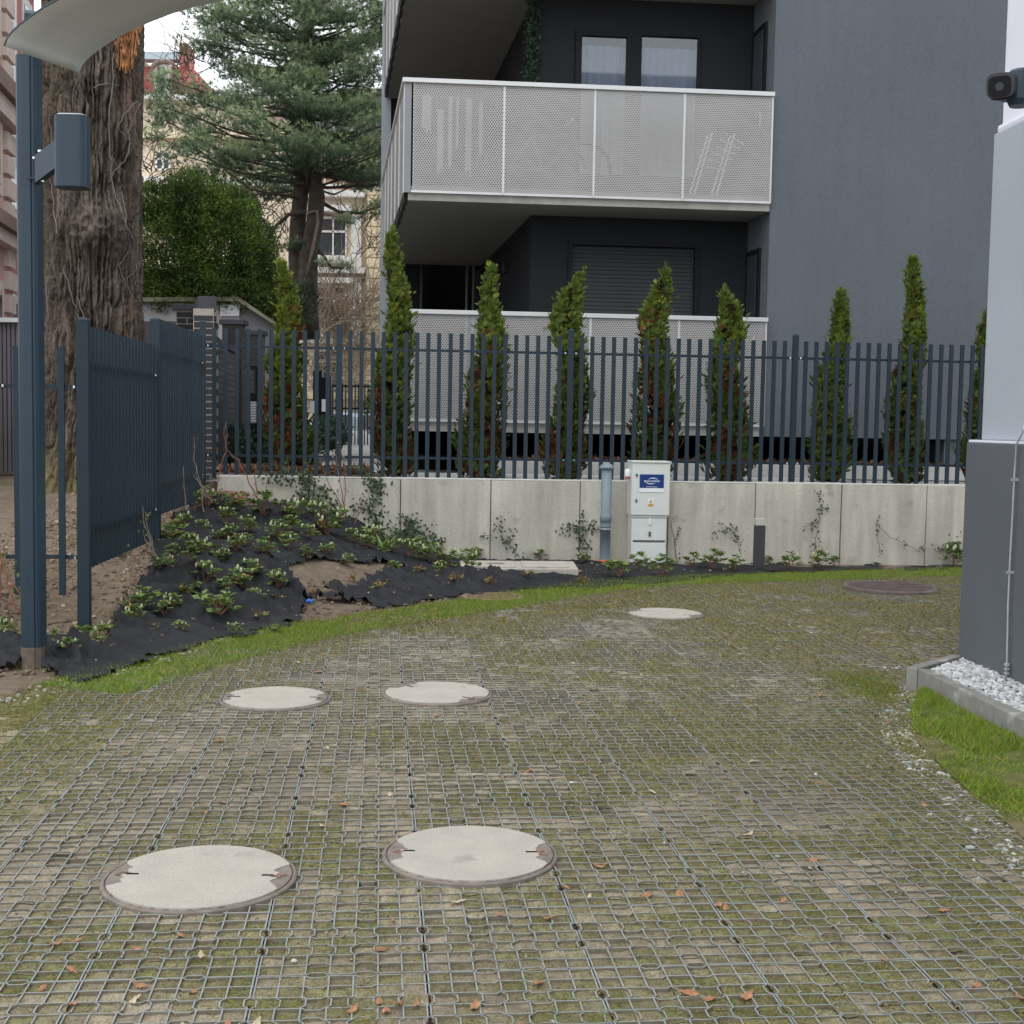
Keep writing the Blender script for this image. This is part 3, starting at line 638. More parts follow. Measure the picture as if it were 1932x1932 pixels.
# upper balcony door with lace curtains
win = part('window', 'frame_dark', (2.345, 2.43, .93, 1.0, 4.73, 6.865), (3.045, 3.25, .93, 1.0, 4.73, 6.865), (4.03, 4.065, .93, 1.0, 4.73, 6.865), (2.43, 3.045, .93, 1.0, 6.80, 6.865), (3.25, 4.03, .93, 1.0, 6.83, 6.865), (2.43, 3.045, .93, 1.0, 4.73, 4.95), (3.25, 4.03, .93, 1.0, 4.73, 4.95))
part('pane', 'glass', (2.43, 3.045, .975, .98, 4.95, 6.80), parent=win); part('pane', 'glass', (3.25, 4.03, .975, .98, 4.95, 6.83), parent=win)
part('room_backing', 'void_black', (2.34, 4.07, 2.4, 2.45, 4.6, 6.9), (2.31, 2.34, 1.22, 2.4, 4.6, 6.9), (4.07, 4.1, 1.22, 2.4, 4.6, 6.9))
for (sa, sb) in ((2.36, 3.10), (3.2, 4.05)):
    NX, NZ = 70, 60; Sx = np.linspace(sa, sb, NX); Zz = np.linspace(4.75, 6.72, NZ); SX, ZZ = np.meshgrid(Sx, Zz)
    T_ = 1.12+.018*np.sin(SX*46)+.010*np.sin(SX*105)+.006*np.abs(((SX*9) % 1)-.5)*2*np.sin((ZZ-.10*np.abs(((SX*9) % 1)-.5))*70)*(ZZ > 5.9)
    Pn = np.zeros(SX.shape+(3,)); Pn[..., 0] = O.x+e.x*SX+dd.x*T_; Pn[..., 1] = O.y+e.y*SX+dd.y*T_; Pn[..., 2] = ZZ
    cu = link('curtain', grid_mesh('curtain', Pn, 'curtain'), win)
part('room_backing', 'void_black', (2.30, 4.12, 1.06, 1.1, 1.61, 4.07)); part('roller_shutter_box', 'frame_dark', (2.30, 4.12, .93, .954, 4.0, 4.068))  # black panel added close behind the shutter to block light from the sky
b = MB()
for k in range(44):
    z = 1.62+k*.054; q0 = Bp(2.36, 0); 
    for zz, tt in (((z, z+.048), (.985, .975)),):
        P_ = [Bp(2.36, .99, z), Bp(4.06, .99, z), Bp(4.06, 1.0, z+.05), Bp(2.36, 1.0, z+.05)]; b.quad(*P_)
        b.quad(Bp(2.36, 1.0, z+.05), Bp(4.06, 1.0, z+.05), Bp(4.06, .99, z+.054), Bp(2.36, .99, z+.054))
tag(b.build('roller_shutter', 'shutter', ap), kind='stuff')
part('shutter_guide', 'frame_dark', (2.30, 2.36, .93, 1.0, 1.61, 4.0)); part('shutter_guide', 'frame_dark', (4.06, 4.12, .93, 1.0, 1.61, 4.0))
for z in (3.85, 6.6): part('wall_light', 'black_paint', (1.70, 1.775, 3.1, 3.25, z, z+.13))
# expanded metal balcony panels
def mesh_panel(w, h, px_=.033, pz=.024):
    nx = max(1, round(w/px_)); nz_ = max(1, round(h/pz)); px_ = w/nx; pz = h/nz_; vs = []; fs = []
    hx, hz_ = px_*.35, pz*.26
    for j in range(nz_):
        off = (j % 2)*.5
        for i in range(nx):
            x0_, x1_ = (i+off)*px_, (i+1+off)*px_
            if x1_ > w+1e-6: x1_ = w
            z0_, z1_ = j*pz, (j+1)*pz; cx_ = (i+.5+off)*px_; cz = (j+.5)*pz
            if cx_ > w-px_*.2:
                k = len(vs); vs += [(x0_, 0, z0_), (x1_, 0, z0_), (x1_, 0, z1_), (x0_, 0, z1_)]; fs.append((k, k+1, k+2, k+3)); continue
            k = len(vs)
            vs += [(x0_, 0, z0_), (x1_, 0, z0_), (x1_, 0, z1_), (x0_, 0, z1_)]
            vs += [(cx_-hx, 0, cz), (cx_-hx*.45, -.002, cz-hz_), (cx_+hx*.45, -.002, cz-hz_), (cx_+hx, 0, cz), (cx_+hx*.45, .002, cz+hz_), (cx_-hx*.45, .002, cz+hz_)]
            fs += [(k, k+1, k+6, k+5), (k+1, k+7, k+6), (k+1, k+2, k+7), (k+2, k+8, k+7), (k+2, k+3, k+9, k+8), (k+3, k+4, k+9), (k+3, k, k+4), (k, k+5, k+4)]
            if i == 0 and off:
                q = len(vs); vs += [(0, 0, z0_), (x0_, 0, z0_), (x0_, 0, z1_), (0, 0, z1_)]; fs.append((q, q+1, q+2, q+3))
    me = bpy.data.meshes.new('mesh_panel'); me.from_pydata(vs, [], fs); me.materials.append(MATS['mesh_metal']); return me
pw = (4.78-.10)/4; PH = 1.36
pmesh = mesh_panel(pw-.02, PH); smesh = mesh_panel(1.14, PH)
ae = math.atan2(e.y, e.x); ad = math.atan2(dd.y, dd.x)
for fl, (zb, zt) in enumerate(((1.555, 2.99), (4.47, 5.90), (7.385, 8.82))):
    for k in range(4):
        p = Bp(.10+k*pw+.01, 0, zb+.025); link('mesh_panel', pmesh, ap, p, (0, 0, ae))
        s = .10+k*pw
        if k: part('panel_frame', 'white_metal', (s-.011, s+.011, -.012, .012, zb, zt-.035))
    part('panel_frame', 'white_metal', (.09, 4.78, -.012, .014, zb, zb+.03))
    part('handrail', 'white_metal', (-.03, 4.79, -.035, .04, zt-.055, zt), (-.03, .04, .04, 6.9, zt-.055, zt), bevel=.004)
    part('corner_post', 'post_grey', (.0, .085, .0, .012, zb, zt-.04)); part('corner_post', 'white_metal', (4.765, 4.785, -.008, .012, zb, zt-.04))
    for k in range(6):
        t0 = .04+k*1.15; p = Bp(.0, t0, zb+.0); link('mesh_panel', smesh, ap, p, (0, 0, ad), (1, 1, 1.03))
        part('panel_frame', 'white_metal', (-.012, .006, t0-.012, t0+.006, zb, zt-.04))
        part('bracket', 'black_paint', (.01, .058, t0+.1, t0+.42, zb-.10, zb+.05)); part('bracket', 'black_paint', (.01, .058, t0+.62, t0+1.0, zb-.10, zb+.05))
# ivy garland on the upper recess corner
n = 900; P = np.array([list(Bp(1.74+.05*random.random()-.02, .93-.06*random.random(), 5.9+1.4*random.random())) for _ in range(n)])
P[:, 0] += rng.normal(size=n)*.035; me = tri_mesh('garland', leaves(P, rng.normal(size=(n, 3)), .05+.03*rng.random(n), .035+0*P[:, 0]), 4, 'leaf', cmix((.02, .04, .02), (.08, .13, .07), rng.random(n)))
tag(link('leaf_garland', me), 'green leaf garland hanging at the corner of the upper balcony', 'plant')
# bicycle and torn film behind the first mesh panels
bk = empty('bicycle', tuple(Bp(1.9, .45, 4.57)), 'dim red bicycle leaning behind the perforated upper balcony', 'bicycle')
for s in (1.42, 2.42):
    b = MB(); b.tube([Bp(s+.33*math.cos(a_*math.pi/12), .45, 4.92+.33*math.sin(a_*math.pi/12)) for a_ in range(25)], .018, 6, cap=False); b.build('wheel', 'tyre', bk)
b = MB()
for pa_, pb_ in (((1.42, 4.92), (1.70, 5.32)), ((1.70, 5.32), (1.86, 4.88)), ((1.42, 4.92), (1.86, 4.88)), ((1.86, 4.88), (2.24, 5.30)), ((1.70, 5.32), (2.22, 5.36)), ((2.20, 5.46), (2.42, 4.92))): b.tube([Bp(pa_[0], .45, pa_[1]), Bp(pb_[0], .45, pb_[1])], .02, 6)
b.build('frame', 'red_paint', bk); b = MB(); b.tube([Bp(1.60, .45, 5.44), Bp(1.82, .45, 5.44)], .035, 6); b.build('saddle', 'black_paint', bk); b = MB(); b.tube([Bp(2.20, .25, 5.52), Bp(2.18, .65, 5.52)], .016, 6); b.build('handlebar', 'galvanised', bk)
pf_ = empty('privacy_film', tuple(Bp(.5, .03, 4.6)), 'torn pale privacy film strips behind the first upper balcony panel', 'film')
for (sa, sb, za, zb_) in ((.22, .34, 5.2, 5.72), (.42, .50, 4.70, 5.55), (.56, .61, 4.75, 5.7), (.66, .69, 5.0, 5.72), (.78, .86, 4.68, 5.70), (.95, 1.0, 4.9, 5.66)):
    b = MB(); n_ = 9; top = [Bp(sa+(sb-sa)*k/n_, .03, zb_-.03*random.random()) for k in range(n_+1)]; bot = [Bp(sa+(sb-sa)*k/n_, .03, za+.12*random.random()) for k in range(n_+1)]
    for k in range(n_): b.quad(bot[k], bot[k+1], top[k+1], top[k])
    b.build('strip', 'film_pale', pf_)
# folded airer behind the upper mesh
air = empty('clothes_airer', tuple(Bp(4.1, .5, 4.56)), 'white folded clothes airer standing on the upper balcony at right', 'clothes airer')
for k in range(2):
    b = MB(); s = 3.95+k*.3; b.tube([Bp(s-.1, .35, 4.57), Bp(s+.15, .4, 5.45)], .014, 6); b.tube([Bp(s-.1, .65, 4.57), Bp(s+.15, .6, 5.45)], .014, 6); b.build('leg', 'sign_white', air)
b = MB()
for k in range(6): b.tube([Bp(4.0+k*.05, .38, 5.0+k*.09), Bp(4.35+k*.05, .6, 5.0+k*.07)], .009, 5)
b.build('rack', 'sign_white', air)

# terrace paving behind the wall and planted kerb before the undercroft
pv_ = bpy.data.objects.new('pavement', None); COL.objects.link(pv_); tag(pv_, kind='structure')
slabm = MB(); slabm.box(.004, .396, .004, .596, -.03, 0); slabme = slabm.mesh('paving_slab', 'paving')
cnt = 0
for j in range(0, 5):
    for i in range(-2, 17):
        p = Bp(-1.1+i*.4, -1.95+j*.6, .895)
        if -1.95+j*.6 > -.35 and i > 2.6: continue
        link('paving_slab', slabme, pv_, (p.x, p.y, .895+random.uniform(-.002, .002)), (0, 0, ae)); cnt += 1
for j in range(0, 34):
    for i in range(0, 3):
        p = Bp(-1.1+i*.4, 1.05+j*.6); link('paving_slab', slabme, pv_, (p.x, p.y, .90+max(0, j-3)*.012), (0, 0, ad-math.pi/2))
kb = empty('kerb', tuple(Bp(4, .2, .9)), 'pale kerb with leaf litter before the dark opening under the block', 'kerb')
for k in range(7):
    b = MB(); bbox(b, 1.0+k*1.0, 1.99+k*1.0, -.10, .0, .88, 1.06); b.build('kerb_stone', 'paving', kb, bevel=.006)
b = MB(); bbox(b, 1.0, 8.0, .002, .9, .88, 1.07); b.build('soil_strip', 'dust', kb)
n = 2600; P = np.array([list(Bp(1.0+7*random.random(), .02+.6*random.random(), 1.075)) for _ in range(n)])
me = tri_mesh('leaf_litter', leaves(P, rng.normal(size=(n, 3))*np.array([1, 1, .5]), .06+.04*rng.random(n), .05+0*P[:, 0]), 4, 'leaf', cmix((.20, .08, .05), (.30, .17, .11), rng.random(n)))
tag(link('leaf_litter', me), 'brown leaf litter on the strip under the apartment block', 'leaf litter', kind='stuff')

# ------------------------------------------------------------------ building at the right with plinth
rb = empty('corner_building', (3.3, 7, 0), 'light blue grey rendered building corner with a dark plinth at the right', 'building')
cu0 = Vector((2.85, 8.18, 0)); wd = Vector((.078, -1, 0)).normalized(); wn = Vector((1, .078, 0)).normalized()
def rbox(name, m, inset, z0, z1, bevel=0, far=0.0):
    a = cu0+wn*inset+wd*(inset*.6+far); c = cu0+wn*inset+wd*9; back = wn*6; q = [a, c, c+back, a+back+wd*0]
    b = MB(); b.hexa([(p.x, p.y, z0) for p in q][::-1]+[(p.x, p.y, z1) for p in q][::-1]); return b.build(name, m, rb, bevel=bevel)
rbox('plinth', 'plinth_grey', 0, -.1, 1.485, .01); rbox('plinth_ledge', 'render_white', .012, 1.486, 1.50)
rbox('lower_wall', 'render_light', .075, 1.501, 3.38, .01)
rbox('moulding', 'render_white', .088, 3.381, 3.43, .02); rbox('upper_wall', 'render_white', .115, 3.431, 4.30, .008); rbox('upper_groove', 'render_white', .14, 4.30, 4.335); rbox('upper_wall', 'render_white', .105, 4.336, 9, .015)
# security camera on the wall
def RW(k, off, z): return cu0+wd*k+wn*off+Vector((0, 0, z))
cc = empty('security_camera', tuple(RW(1.3, .05, 4.0)), 'black bullet security camera sticking out from the white wall', 'security camera')
c0 = V(1893, 165, 6.9); fwd = Vector((-.55, -.82, -.16)).normalized(); 
def frame(fw):
    up = Vector((0, 0, 1)); r = fw.cross(up).normalized(); return r, r.cross(fw)
r_, u_ = frame(fwd)
def tube_box(name, m, c, f0, f1, w, h, k=.5, par=cc, n=20):
    b = MB(); ring = []
    for t in (f0, f1):
        rr = []
        for i in range(n):
            a = 2*math.pi*i/n; x = math.copysign(abs(math.cos(a))**k, math.cos(a)); y = math.copysign(abs(math.sin(a))**k, math.sin(a)); rr.append(c+fwd*t+r_*x*w+u_*y*h)
        ring.append(rr)
    base = len(b.v); b.v += [tuple(p) for rr in ring for p in rr]
    for i in range(n): b.f.append((base+i, base+(i+1) % n, base+n+(i+1) % n, base+n+i)); b.m.append(0)
    b.f.append(tuple(base+i for i in range(n))); b.m.append(0); b.f.append(tuple(base+n+i for i in range(n))[::-1]); b.m.append(0); return b.build(name, m, par, bevel=.003)
tube_box('housing', 'fence_steel', c0, -.17, .04, .062, .062); tube_box('sunshield', 'bollard_dark', c0+u_*.006, -.05, .075, .066, .060); tube_box('lens_window', 'black_paint', c0, .04, .078, .055, .050)
tube_box('lens', 'glass_dark', c0, .078, .081, .018, .018, 1)
b = MB(); b.lathe((c0.x+.10, c0.y+.02, c0.z-.09), [(.001, 0), (.055, 0), (.07, .03), (.07, .17), (.055, .185)], 20); b.build('junction_box', 'lamp_steel', cc, smooth=False)
b = MB(); b.tube([c0+Vector((.1, .02, 0)), c0+Vector((.30, .03, .02))], .03, 10); b.build('arm', 'frame_dark', cc)
# lightning conductor with clamps
lr = empty('lightning_conductor', (2.98, 7.4, 0), 'thin galvanised conductor running down the dark plinth into the gravel', 'conductor')
def onpl(u, v, off=-.022):
    d = ray(u, v); nn = wn; t = ((cu0+wn*off)-Vector((0, 0, CAM_H))).dot(nn)/d.dot(nn); return Vector((0, 0, CAM_H))+d*t
pts = [onpl(1934, 800), onpl(1930, 815), onpl(1918, 838), onpl(1914, 896), onpl(1910, 980), onpl(1906, 1051), onpl(1902, 1139), onpl(1900, 1240)]
pts = pts+[onpl(1899, 1275), onpl(1893, 1290)+Vector((-.01, 0, 0)), onpl(1884, 1297)+Vector((-.05, 0, 0)), onpl(1876, 1300)+Vector((-.08, 0, -.02))]
b = MB(); b.tube(pts, .006, 8); b.build('rod', 'galvanised', lr, smooth=True)
for (u1, v1) in ((1905, 1080), (1914, 905)):
    q = onpl(u1, v1); b = MB(); b.box(q.x-.018, q.x+.03, q.y-.008, q.y+.008, q.z-.008, q.z+.008); b.build('clamp', 'galvanised', lr)
q = onpl(1900, 1262); b = MB()
for k in range(3): b.lathe((q.x, q.y, q.z-.03+k*.025), [(.001, 0), (.018, 0), (.018, .012), (.001, .012)], 6)
b.build('coupling', 'galvanised', lr)
# kerb planter with white gravel
kr = empty('kerb', (2.45, 7, 0), 'weathered concrete kerb edging the white gravel along the right building', 'kerb')
kd = Vector((.085, -1, 0)).normalized(); kn = Vector((1, .085, 0)).normalized(); k0 = Vector((2.43, 7.65, 0))
for k in range(6):
    a = k0+kd*(k*1.0+.003); c = k0+kd*((k+1)*1.0-.003); q = [a, c, c+kn*.075, a+kn*.075]; b = MB(); b.hexa([(p.x, p.y, -.1) for p in q][::-1]+[(p.x, p.y, .14+random.uniform(-.003, .003)) for p in q][::-1]); b.build('kerb_stone', 'kerb', kr, bevel=.006)
a = k0+Vector((0, .0, 0)); c = Vector((2.86, 8.12, 0)); s = (c-a).normalized(); sn = Vector((-s.y, s.x, 0)); q = [a+s*.0+sn*.001, c, c+sn*.07, a+sn*.07]; b = MB(); b.hexa([(p.x, p.y, -.1) for p in q]+[(p.x, p.y, .139) for p in q]); b.build('kerb_stone', 'kerb', kr, bevel=.006)

def pebble_cloud(name, P, r, label, tint0, tint1, mn='pebble_white', sub=1):
    ico = bmesh.new(); bmesh.ops.create_icosphere(ico, subdivisions=sub, radius=1); iv = np.array([v.co[:] for v in ico.verts]); jf = np.array([[v.index for v in f.verts] for f in ico.faces]); ico.free()
    n = len(P); sc = r[:, None]*np.stack([.8+.5*rng.random(n), .7+.4*rng.random(n), .45+.3*rng.random(n)], 1)
    ang = rng.random(n)*6.283; ca, sa = np.cos(ang), np.sin(ang); vv = iv[None]*sc[:, None, :]*(1+.18*rng.normal(size=(n, len(iv), 1)))
    x = vv[..., 0]*ca[:, None]-vv[..., 1]*sa[:, None]; y = vv[..., 0]*sa[:, None]+vv[..., 1]*ca[:, None]; vv = np.stack([x, y, vv[..., 2]], -1)+P[:, None, :]
    tri = vv[:, jf].reshape(-1, 3, 3); t = np.repeat(cmix(tint0, tint1, rng.random(n)), len(jf), 0); me = tri_mesh(name, tri, 3, mn, t); return tag(link(name, me), label, 'gravel', kind='stuff')
n = 9000; t_ = rng.random(n)*5.2; w_ = rng.random(n); P = np.zeros((n, 3))
ka = np.array(k0+kn*.085); 
for ax in range(2): P[:, ax] = ka[ax]+np.array(kd)[ax]*t_+np.array(kn)[ax]*w_*(.42)
P[:, 2] = .095+.03*rng.random(n); m1 = t_ < .0
# also the wedge between the kerb end and the wall corner
P2 = np.zeros((900, 3)); a_ = rng.random(900); c_ = rng.random(900); tri0 = np.array([2.52, 7.68, 0]); tri1 = np.array([2.86, 8.10, 0]); tri2 = np.array([2.93, 7.6, 0])
sw = a_+c_ > 1; a_[sw] = 1-a_[sw]; c_[sw] = 1-c_[sw]; P2 = tri0+(tri1-tri0)*a_[:, None]+(tri2-tri0)*c_[:, None]; P2[:, 2] = .095+.03*rng.random(900)
P = np.concatenate([P, P2]); pebble_cloud('white_gravel', P, .012+.010*rng.random(len(P)), 'white stone gravel between the kerb and the dark plinth', (.55, .58, .62), (1.25, 1.25, 1.25))
b = MB(); q = [k0+kn*.07, k0+kn*.07+kd*6, k0+kn*.6+kd*6, Vector((3.0, 8.1, 0)), Vector((2.83, 8.1, 0))]; b.prism([(p.x, p.y) for p in q][::-1], .02, .09); tag(b.build('gravel_bed', 'dust'), kind='structure')
# pebble band edging the court
def nearline(n, line, s0, s1):
    L = np.array(line, float); seg = np.hypot(*np.diff(L, axis=0).T); s = rng.choice(len(seg), n, p=seg/seg.sum()); t = rng.random(n)[:, None]; p = L[s]*(1-t)+L[s+1]*t
    p[:, 0] += s0+(s1-s0)*rng.random(n); return p
p = nearline(1500, REDGE, -.06, .10); p2 = nearline(320, REDGE, -.35, .2); p = np.concatenate([p, p2]); P = np.column_stack([p, np.full(len(p), -.010)])
pebble_cloud('pebble_band', P, .008+.008*rng.random(len(P)), 'band of white pebbles curving along the right edge of the grid court', (.42, .44, .42), (1.05, 1.05, .97))
lp = nearline(130, [(-2.7, 6.9), (-2.62, 7.4), (-2.35, 7.9), (-2.2, 8.6), (-1.9, 9.4)], -.12, .12); P = np.column_stack([lp, np.full(len(lp), .002)])
pebble_cloud('pebble_band', P, .009+.008*rng.random(len(P)), 'scattered pale pebbles between the court and the membrane at left', (.3, .3, .27), (.75, .75, .66))
n = 150; cxr = cx[rng.choice(len(cx), n)]; 
idx = rng.choice(len(cx), n); P = np.column_stack([cx[idx]+rng.normal(size=n)*.02, cy[idx]+rng.normal(size=n)*.02, np.full(n, -.004)]); P = P[P[:, 0] > -1.5+rng.random(len(P))*2]
pebble_cloud('stray_pebbles', P, .006+.006*rng.random(len(P)), 'stray white pebbles scattered over the grass grid', (.6, .6, .55), (1.1, 1.1, 1.0))
# lawn strip at the right
xx = np.linspace(1.7, 2.6, 40); yy = np.linspace(1.5, 7.62, 200); XX, YY = np.meshgrid(xx, yy)
def lawnmask(x, y):
    xr = np.interp(y, [p[1] for p in REDGE[::-1]], [p[0] for p in REDGE[::-1]]); xk = 2.43+.085*(7.65-y); return xr+.10, np.where(y > 7.65, 2.43, xk)
xr, xk = lawnmask(XX, YY)
PX = xr+(xk-xr)*(np.linspace(0, 1, 40)[None, :]); PZ = .0+.03*np.sin(np.linspace(0, 1, 40)*1.57)[None, :]+(fbm(PX*6, YY*6, 81)-.5)*.03
TT = cmix((.20, .16, .10), (.12, .15, .035), np.clip((fbm(PX*3, YY*3, 82).ravel()-.3)*2.5, 0, 1)).reshape(PX.shape+(3,))
tag(link('lawn', grid_mesh('lawn', np.stack([PX, YY, PZ], -1), 'soil', TT)), kind='structure')
def lawn_s(n):
    y = 3.2+4.4*rng.random(n); xr, xk = lawnmask(y*0, y); f = rng.random(n)**.8; x = xr+(xk-xr)*f; k = rng.random(n) < np.clip(2.9*(fbm(x*3.0, y*3.0, 83)-.40)+.45*f, 0.04, 1); x, y = x[k], y[k]
    return np.column_stack([x, y, .005+.02*f[k]])
grass_area('lawn_grass', 'lush bright green grass between the pebble band and the kerb', 60000, lawn_s, .047, .0045, (.19, .31, .04), .75, .18, .35)
def tuft_s(n):
    x = 2.19+.12*rng.normal(size=n); y = 7.80+.30*rng.normal(size=n); k = (x < 2.42) & (x < 2.34-(7.7-y)*.3) & (x > 1.7); return np.column_stack([x[k], y[k], np.full(k.sum(), -.01)])
grass_area('lawn_grass', 'small green grass patch left of the pebble band', 5200, tuft_s, .034, .005, (.15, .22, .03), .7, .12, .4)

# ------------------------------------------------------------------ weed membrane and bed
FAB = [(330, 968), (400, 948), (480, 958), (590, 962), (680, 982), (757, 1016), (850, 1050), (900, 1053), (1090, 1055), (1180, 1064), (1300, 1062), (1440, 1064), (1520, 1066), (1700, 1064), (1815, 1060), (1825, 1068), (1600, 1072), (1500, 1077), (1400, 1080), (1250, 1095), (1100, 1104), (1000, 1107), (870, 1122), (740, 1139), (660, 1155), (585, 1166), (487, 1187), (390, 1208), (250, 1250), (148, 1285), (82, 1262), (70, 1235), (0, 1262), (-60, 1280), (-60, 1200), (0, 1203), (80, 1212), (170, 1230), (200, 1205), (211, 1170), (234, 1154), (269, 1111), (281, 1072), (312, 1020)]
HOLES = [[(544, 1066), (620, 1057), (700, 1061), (759, 1066), (745, 1076), (711, 1080), (690, 1094), (672, 1105), (620, 1108), (572, 1112), (556, 1092)],
         [(570, 1128), (690, 1133), (725, 1149), (650, 1166), (572, 1170)], [(300, 1000), (330, 985), (322, 1005), (306, 1020)], [(560, 1112), (590, 1110), (640, 1118), (600, 1125)]]
gx_ = np.arange(-3.6, 5.6, .02); gy_ = np.arange(6.6, 14.95, .02); FX, FY = np.meshgrid(gx_, gy_)
wr = (fbm(FX*2.2, FY*2.2, 101)-.5)
ridge = (1-np.abs(2*fbm(FX*2.6+wr*2, FY*4.2+wr, 102)-1)*2.2); ridge = np.clip(ridge, 0, 1)**3
fold = np.clip(1-np.abs(np.sin((FY*1.0+.45*FX+1.6*wr)*3.1)), 0, 1)**8
amp = .35+.9*fbm(FX*.9, FY*.9, 104)
cr1 = 1-np.abs(2*vnoise(FX*3.1+wr*3, FY*5.3+wr*2, 111)-1); cr2 = 1-np.abs(2*vnoise(FX*7.3+wr*4+9, FY*9.1, 112)-1)
bdr = smooth(0, .30, dpoly(FX, FY, EDGE))*leftof(FX, FY, EDGE)
where_ = (smooth(.35, .6, fbm(FX*.8+3, FY*.8, 103))*.8+.35)*(.18+.82*bdr)*(1-.75*smooth(-.6, .3, FX))
FZ = height(FX, FY)+.012+.016*bdr+wr*.05*bdr+where_*(.085*smooth(.70, 1, cr1)+.045*smooth(.68, 1, cr2)+.05*fold+.018*smooth(.7, 1, 1-np.abs(2*vnoise(FX*15+wr*6, FY*18, 113)-1)))+(fbm(FX*14, FY*14, 105)-.5)*.012
pu, pv2 = proj(np.stack([FX, FY, height(FX, FY)+.03], -1).reshape(-1, 3)); jit = (fbm(FX*7, FY*7, 107).ravel()-.5)
pu = pu+jit*34; pv2 = pv2+jit*14
inside = inpoly(pu, pv2, FAB)
for h_ in HOLES: inside &= ~inpoly(pu, pv2, h_)
inside = inside.reshape(FX.shape); inside &= FY < WALL+FB*FX-.01
mk = inside[:-1, :-1] & inside[1:, 1:] & inside[:-1, 1:] & inside[1:, :-1]
fb = link('weed_membrane', grid_mesh('weed_membrane', np.stack([FX, FY, FZ], -1), 'fabric', mask=mk))
tag(fb, 'wrinkled black weed membrane covering the planting bed, torn open in places', 'membrane')
def ftop(x, y):
    i = int(np.clip(round((x-gx_[0])/.02), 0, len(gx_)-1)); j = int(np.clip(round((y-gy_[0])/.02), 0, len(gy_)-1))
    return max(FZ[j, i]-.01 if inside[j, i] else hz(x, y), 0)
def onbed(u, v):
    d = ray(u, v); t = 6.0
    while t < 15:
        p = d*t+Vector((0, 0, CAM_H))
        if p.z <= max(hz(p.x, p.y), 0)+.02 or p.y > WALL+FB*p.x-.06: break
        t += .02
    return Vector((p.x, p.y, ftop(p.x, p.y)))
n = 1700; Pn = np.column_stack([-3.4+6.5*rng.random(n)**1.4, 7.2+7.2*rng.random(n)]); Pn = Pn[leftof(Pn[:, 0], Pn[:, 1], EDGE) & (Pn[:, 1] < WALL+FB*Pn[:, 0]-.1) & (Pn[:, 0] > -3.35)]; n = len(Pn); Pn = np.column_stack([Pn, [ftop(a, c)+.016 for a, c in Pn]])
me = tri_mesh('membrane_litter', leaves(Pn, rng.normal(size=(n, 3))*np.array([1, 1, .25]), .012+.035*rng.random(n)**2, .010+.014*rng.random(n)), 4, 'leaf', cmix((.20, .11, .07), (.52, .42, .30), rng.random(n)))
tag(link('membrane_litter', me), 'dry leaf scraps and crumbs of soil lying on the black membrane', 'leaf litter', kind='stuff')
# clods and litter on bare soil
n = 2600; P = np.column_stack([-4.6+1.9*rng.random(n), 7.2+7*rng.random(n)]); P = np.concatenate([P, np.column_stack([-1.9+1.3*rng.random(500), 9.9+1.6*rng.random(500)])]); P = np.column_stack([P, height(P[:, 0], P[:, 1])+.004])
pebble_cloud('soil_clods', P, .008+.016*rng.random(len(P))**2, 'earth clods and small stones on the bare soil around the membrane', (.20, .14, .10), (.42, .33, .26))
n = 1300; P = np.column_stack([-4.9+2.2*rng.random(n), 8.4+6*rng.random(n)]); P = np.column_stack([P, height(P[:, 0], P[:, 1])+.02])
me = tri_mesh('soil_litter', leaves(P, rng.normal(size=(n, 3))*np.array([1, 1, .3]), .03+.04*rng.random(n), .03+0*P[:, 0]), 4, 'leaf', cmix((.22, .12, .08), (.50, .40, .28), rng.random(n)))
tag(link('soil_litter', me), 'dry leaf scraps on the soil behind the side fence', 'leaf litter', kind='stuff')
n = 1500; P = np.column_stack([-3.25+1.0*rng.random(n)*0+rng.random(n)*.35, 13.3+.9*rng.random(n)]); P = np.column_stack([P, height(P[:, 0], P[:, 1])+.05+.03*rng.random(n)])
me = tri_mesh('corner_litter', leaves(P, rng.normal(size=(n, 3))*np.array([1, 1, .6]), .04+.03*rng.random(n), .035+0*P[:, 0]), 4, 'leaf', cmix((.26, .12, .07), (.42, .27, .18), rng.random(n)))
tag(link('corner_litter', me), 'brown dry leaves heaped in the corner by the fence post', 'leaf litter', kind='stuff')
def soil_grass(n):
    x = -4.3+1.55*rng.random(n); y = 7.6+5.6*rng.random(n); k = rng.random(n) < np.clip(4*(fbm(x*2.5, y*2.5, 48)-.56), 0, 1); x, y = x[k], y[k]; return np.column_stack([x, y, height(x, y)])
grass_area('soil_grass', 'thin grass shoots coming up through the bare soil at the left fence', 16000, soil_grass, .05, .006, (.13, .19, .04), .9, .2, .3)

# low leafy clumps of the bed
def clump_mesh(seed, n=46, bud=3, yellow=0.0, R0=.10, H=.10):
    rs = np.random.default_rng(seed); P = []; Dv = []; L = []; T = []
    for k in range(n//5):
        a = rs.random()*6.28; r = R0*math.sqrt(rs.random()); h = H*(.35+.75*rs.random())*(1.15-r/R0*.5); c = np.array([r*math.cos(a), r*math.sin(a), h])
        for j in range(6):
            w = j*1.05+rs.random(); P.append(c*np.array([1, 1, 1-.06*(j % 2)])); Dv.append([math.cos(w), math.sin(w), .25+.35*rs.random()]); L.append(.030+.022*rs.random())
            t = rs.random(); col = np.array([.080, .135, .045])*(1-t)+np.array([.24, .33, .10])*t
            if rs.random() < max(yellow, .07): col = np.array([.34, .24, .07])
            T.append(col*(.8+.4*rs.random()))
    P, Dv, L, T = map(np.array, (P, Dv, L, T)); N = rs.normal(size=P.shape)*.3; N[:, 2] += 1
    Q = leaves(P, Dv, L, L*.62, N, .10)
    me = tri_mesh('clump', Q, 4, 'leaf', T); return me
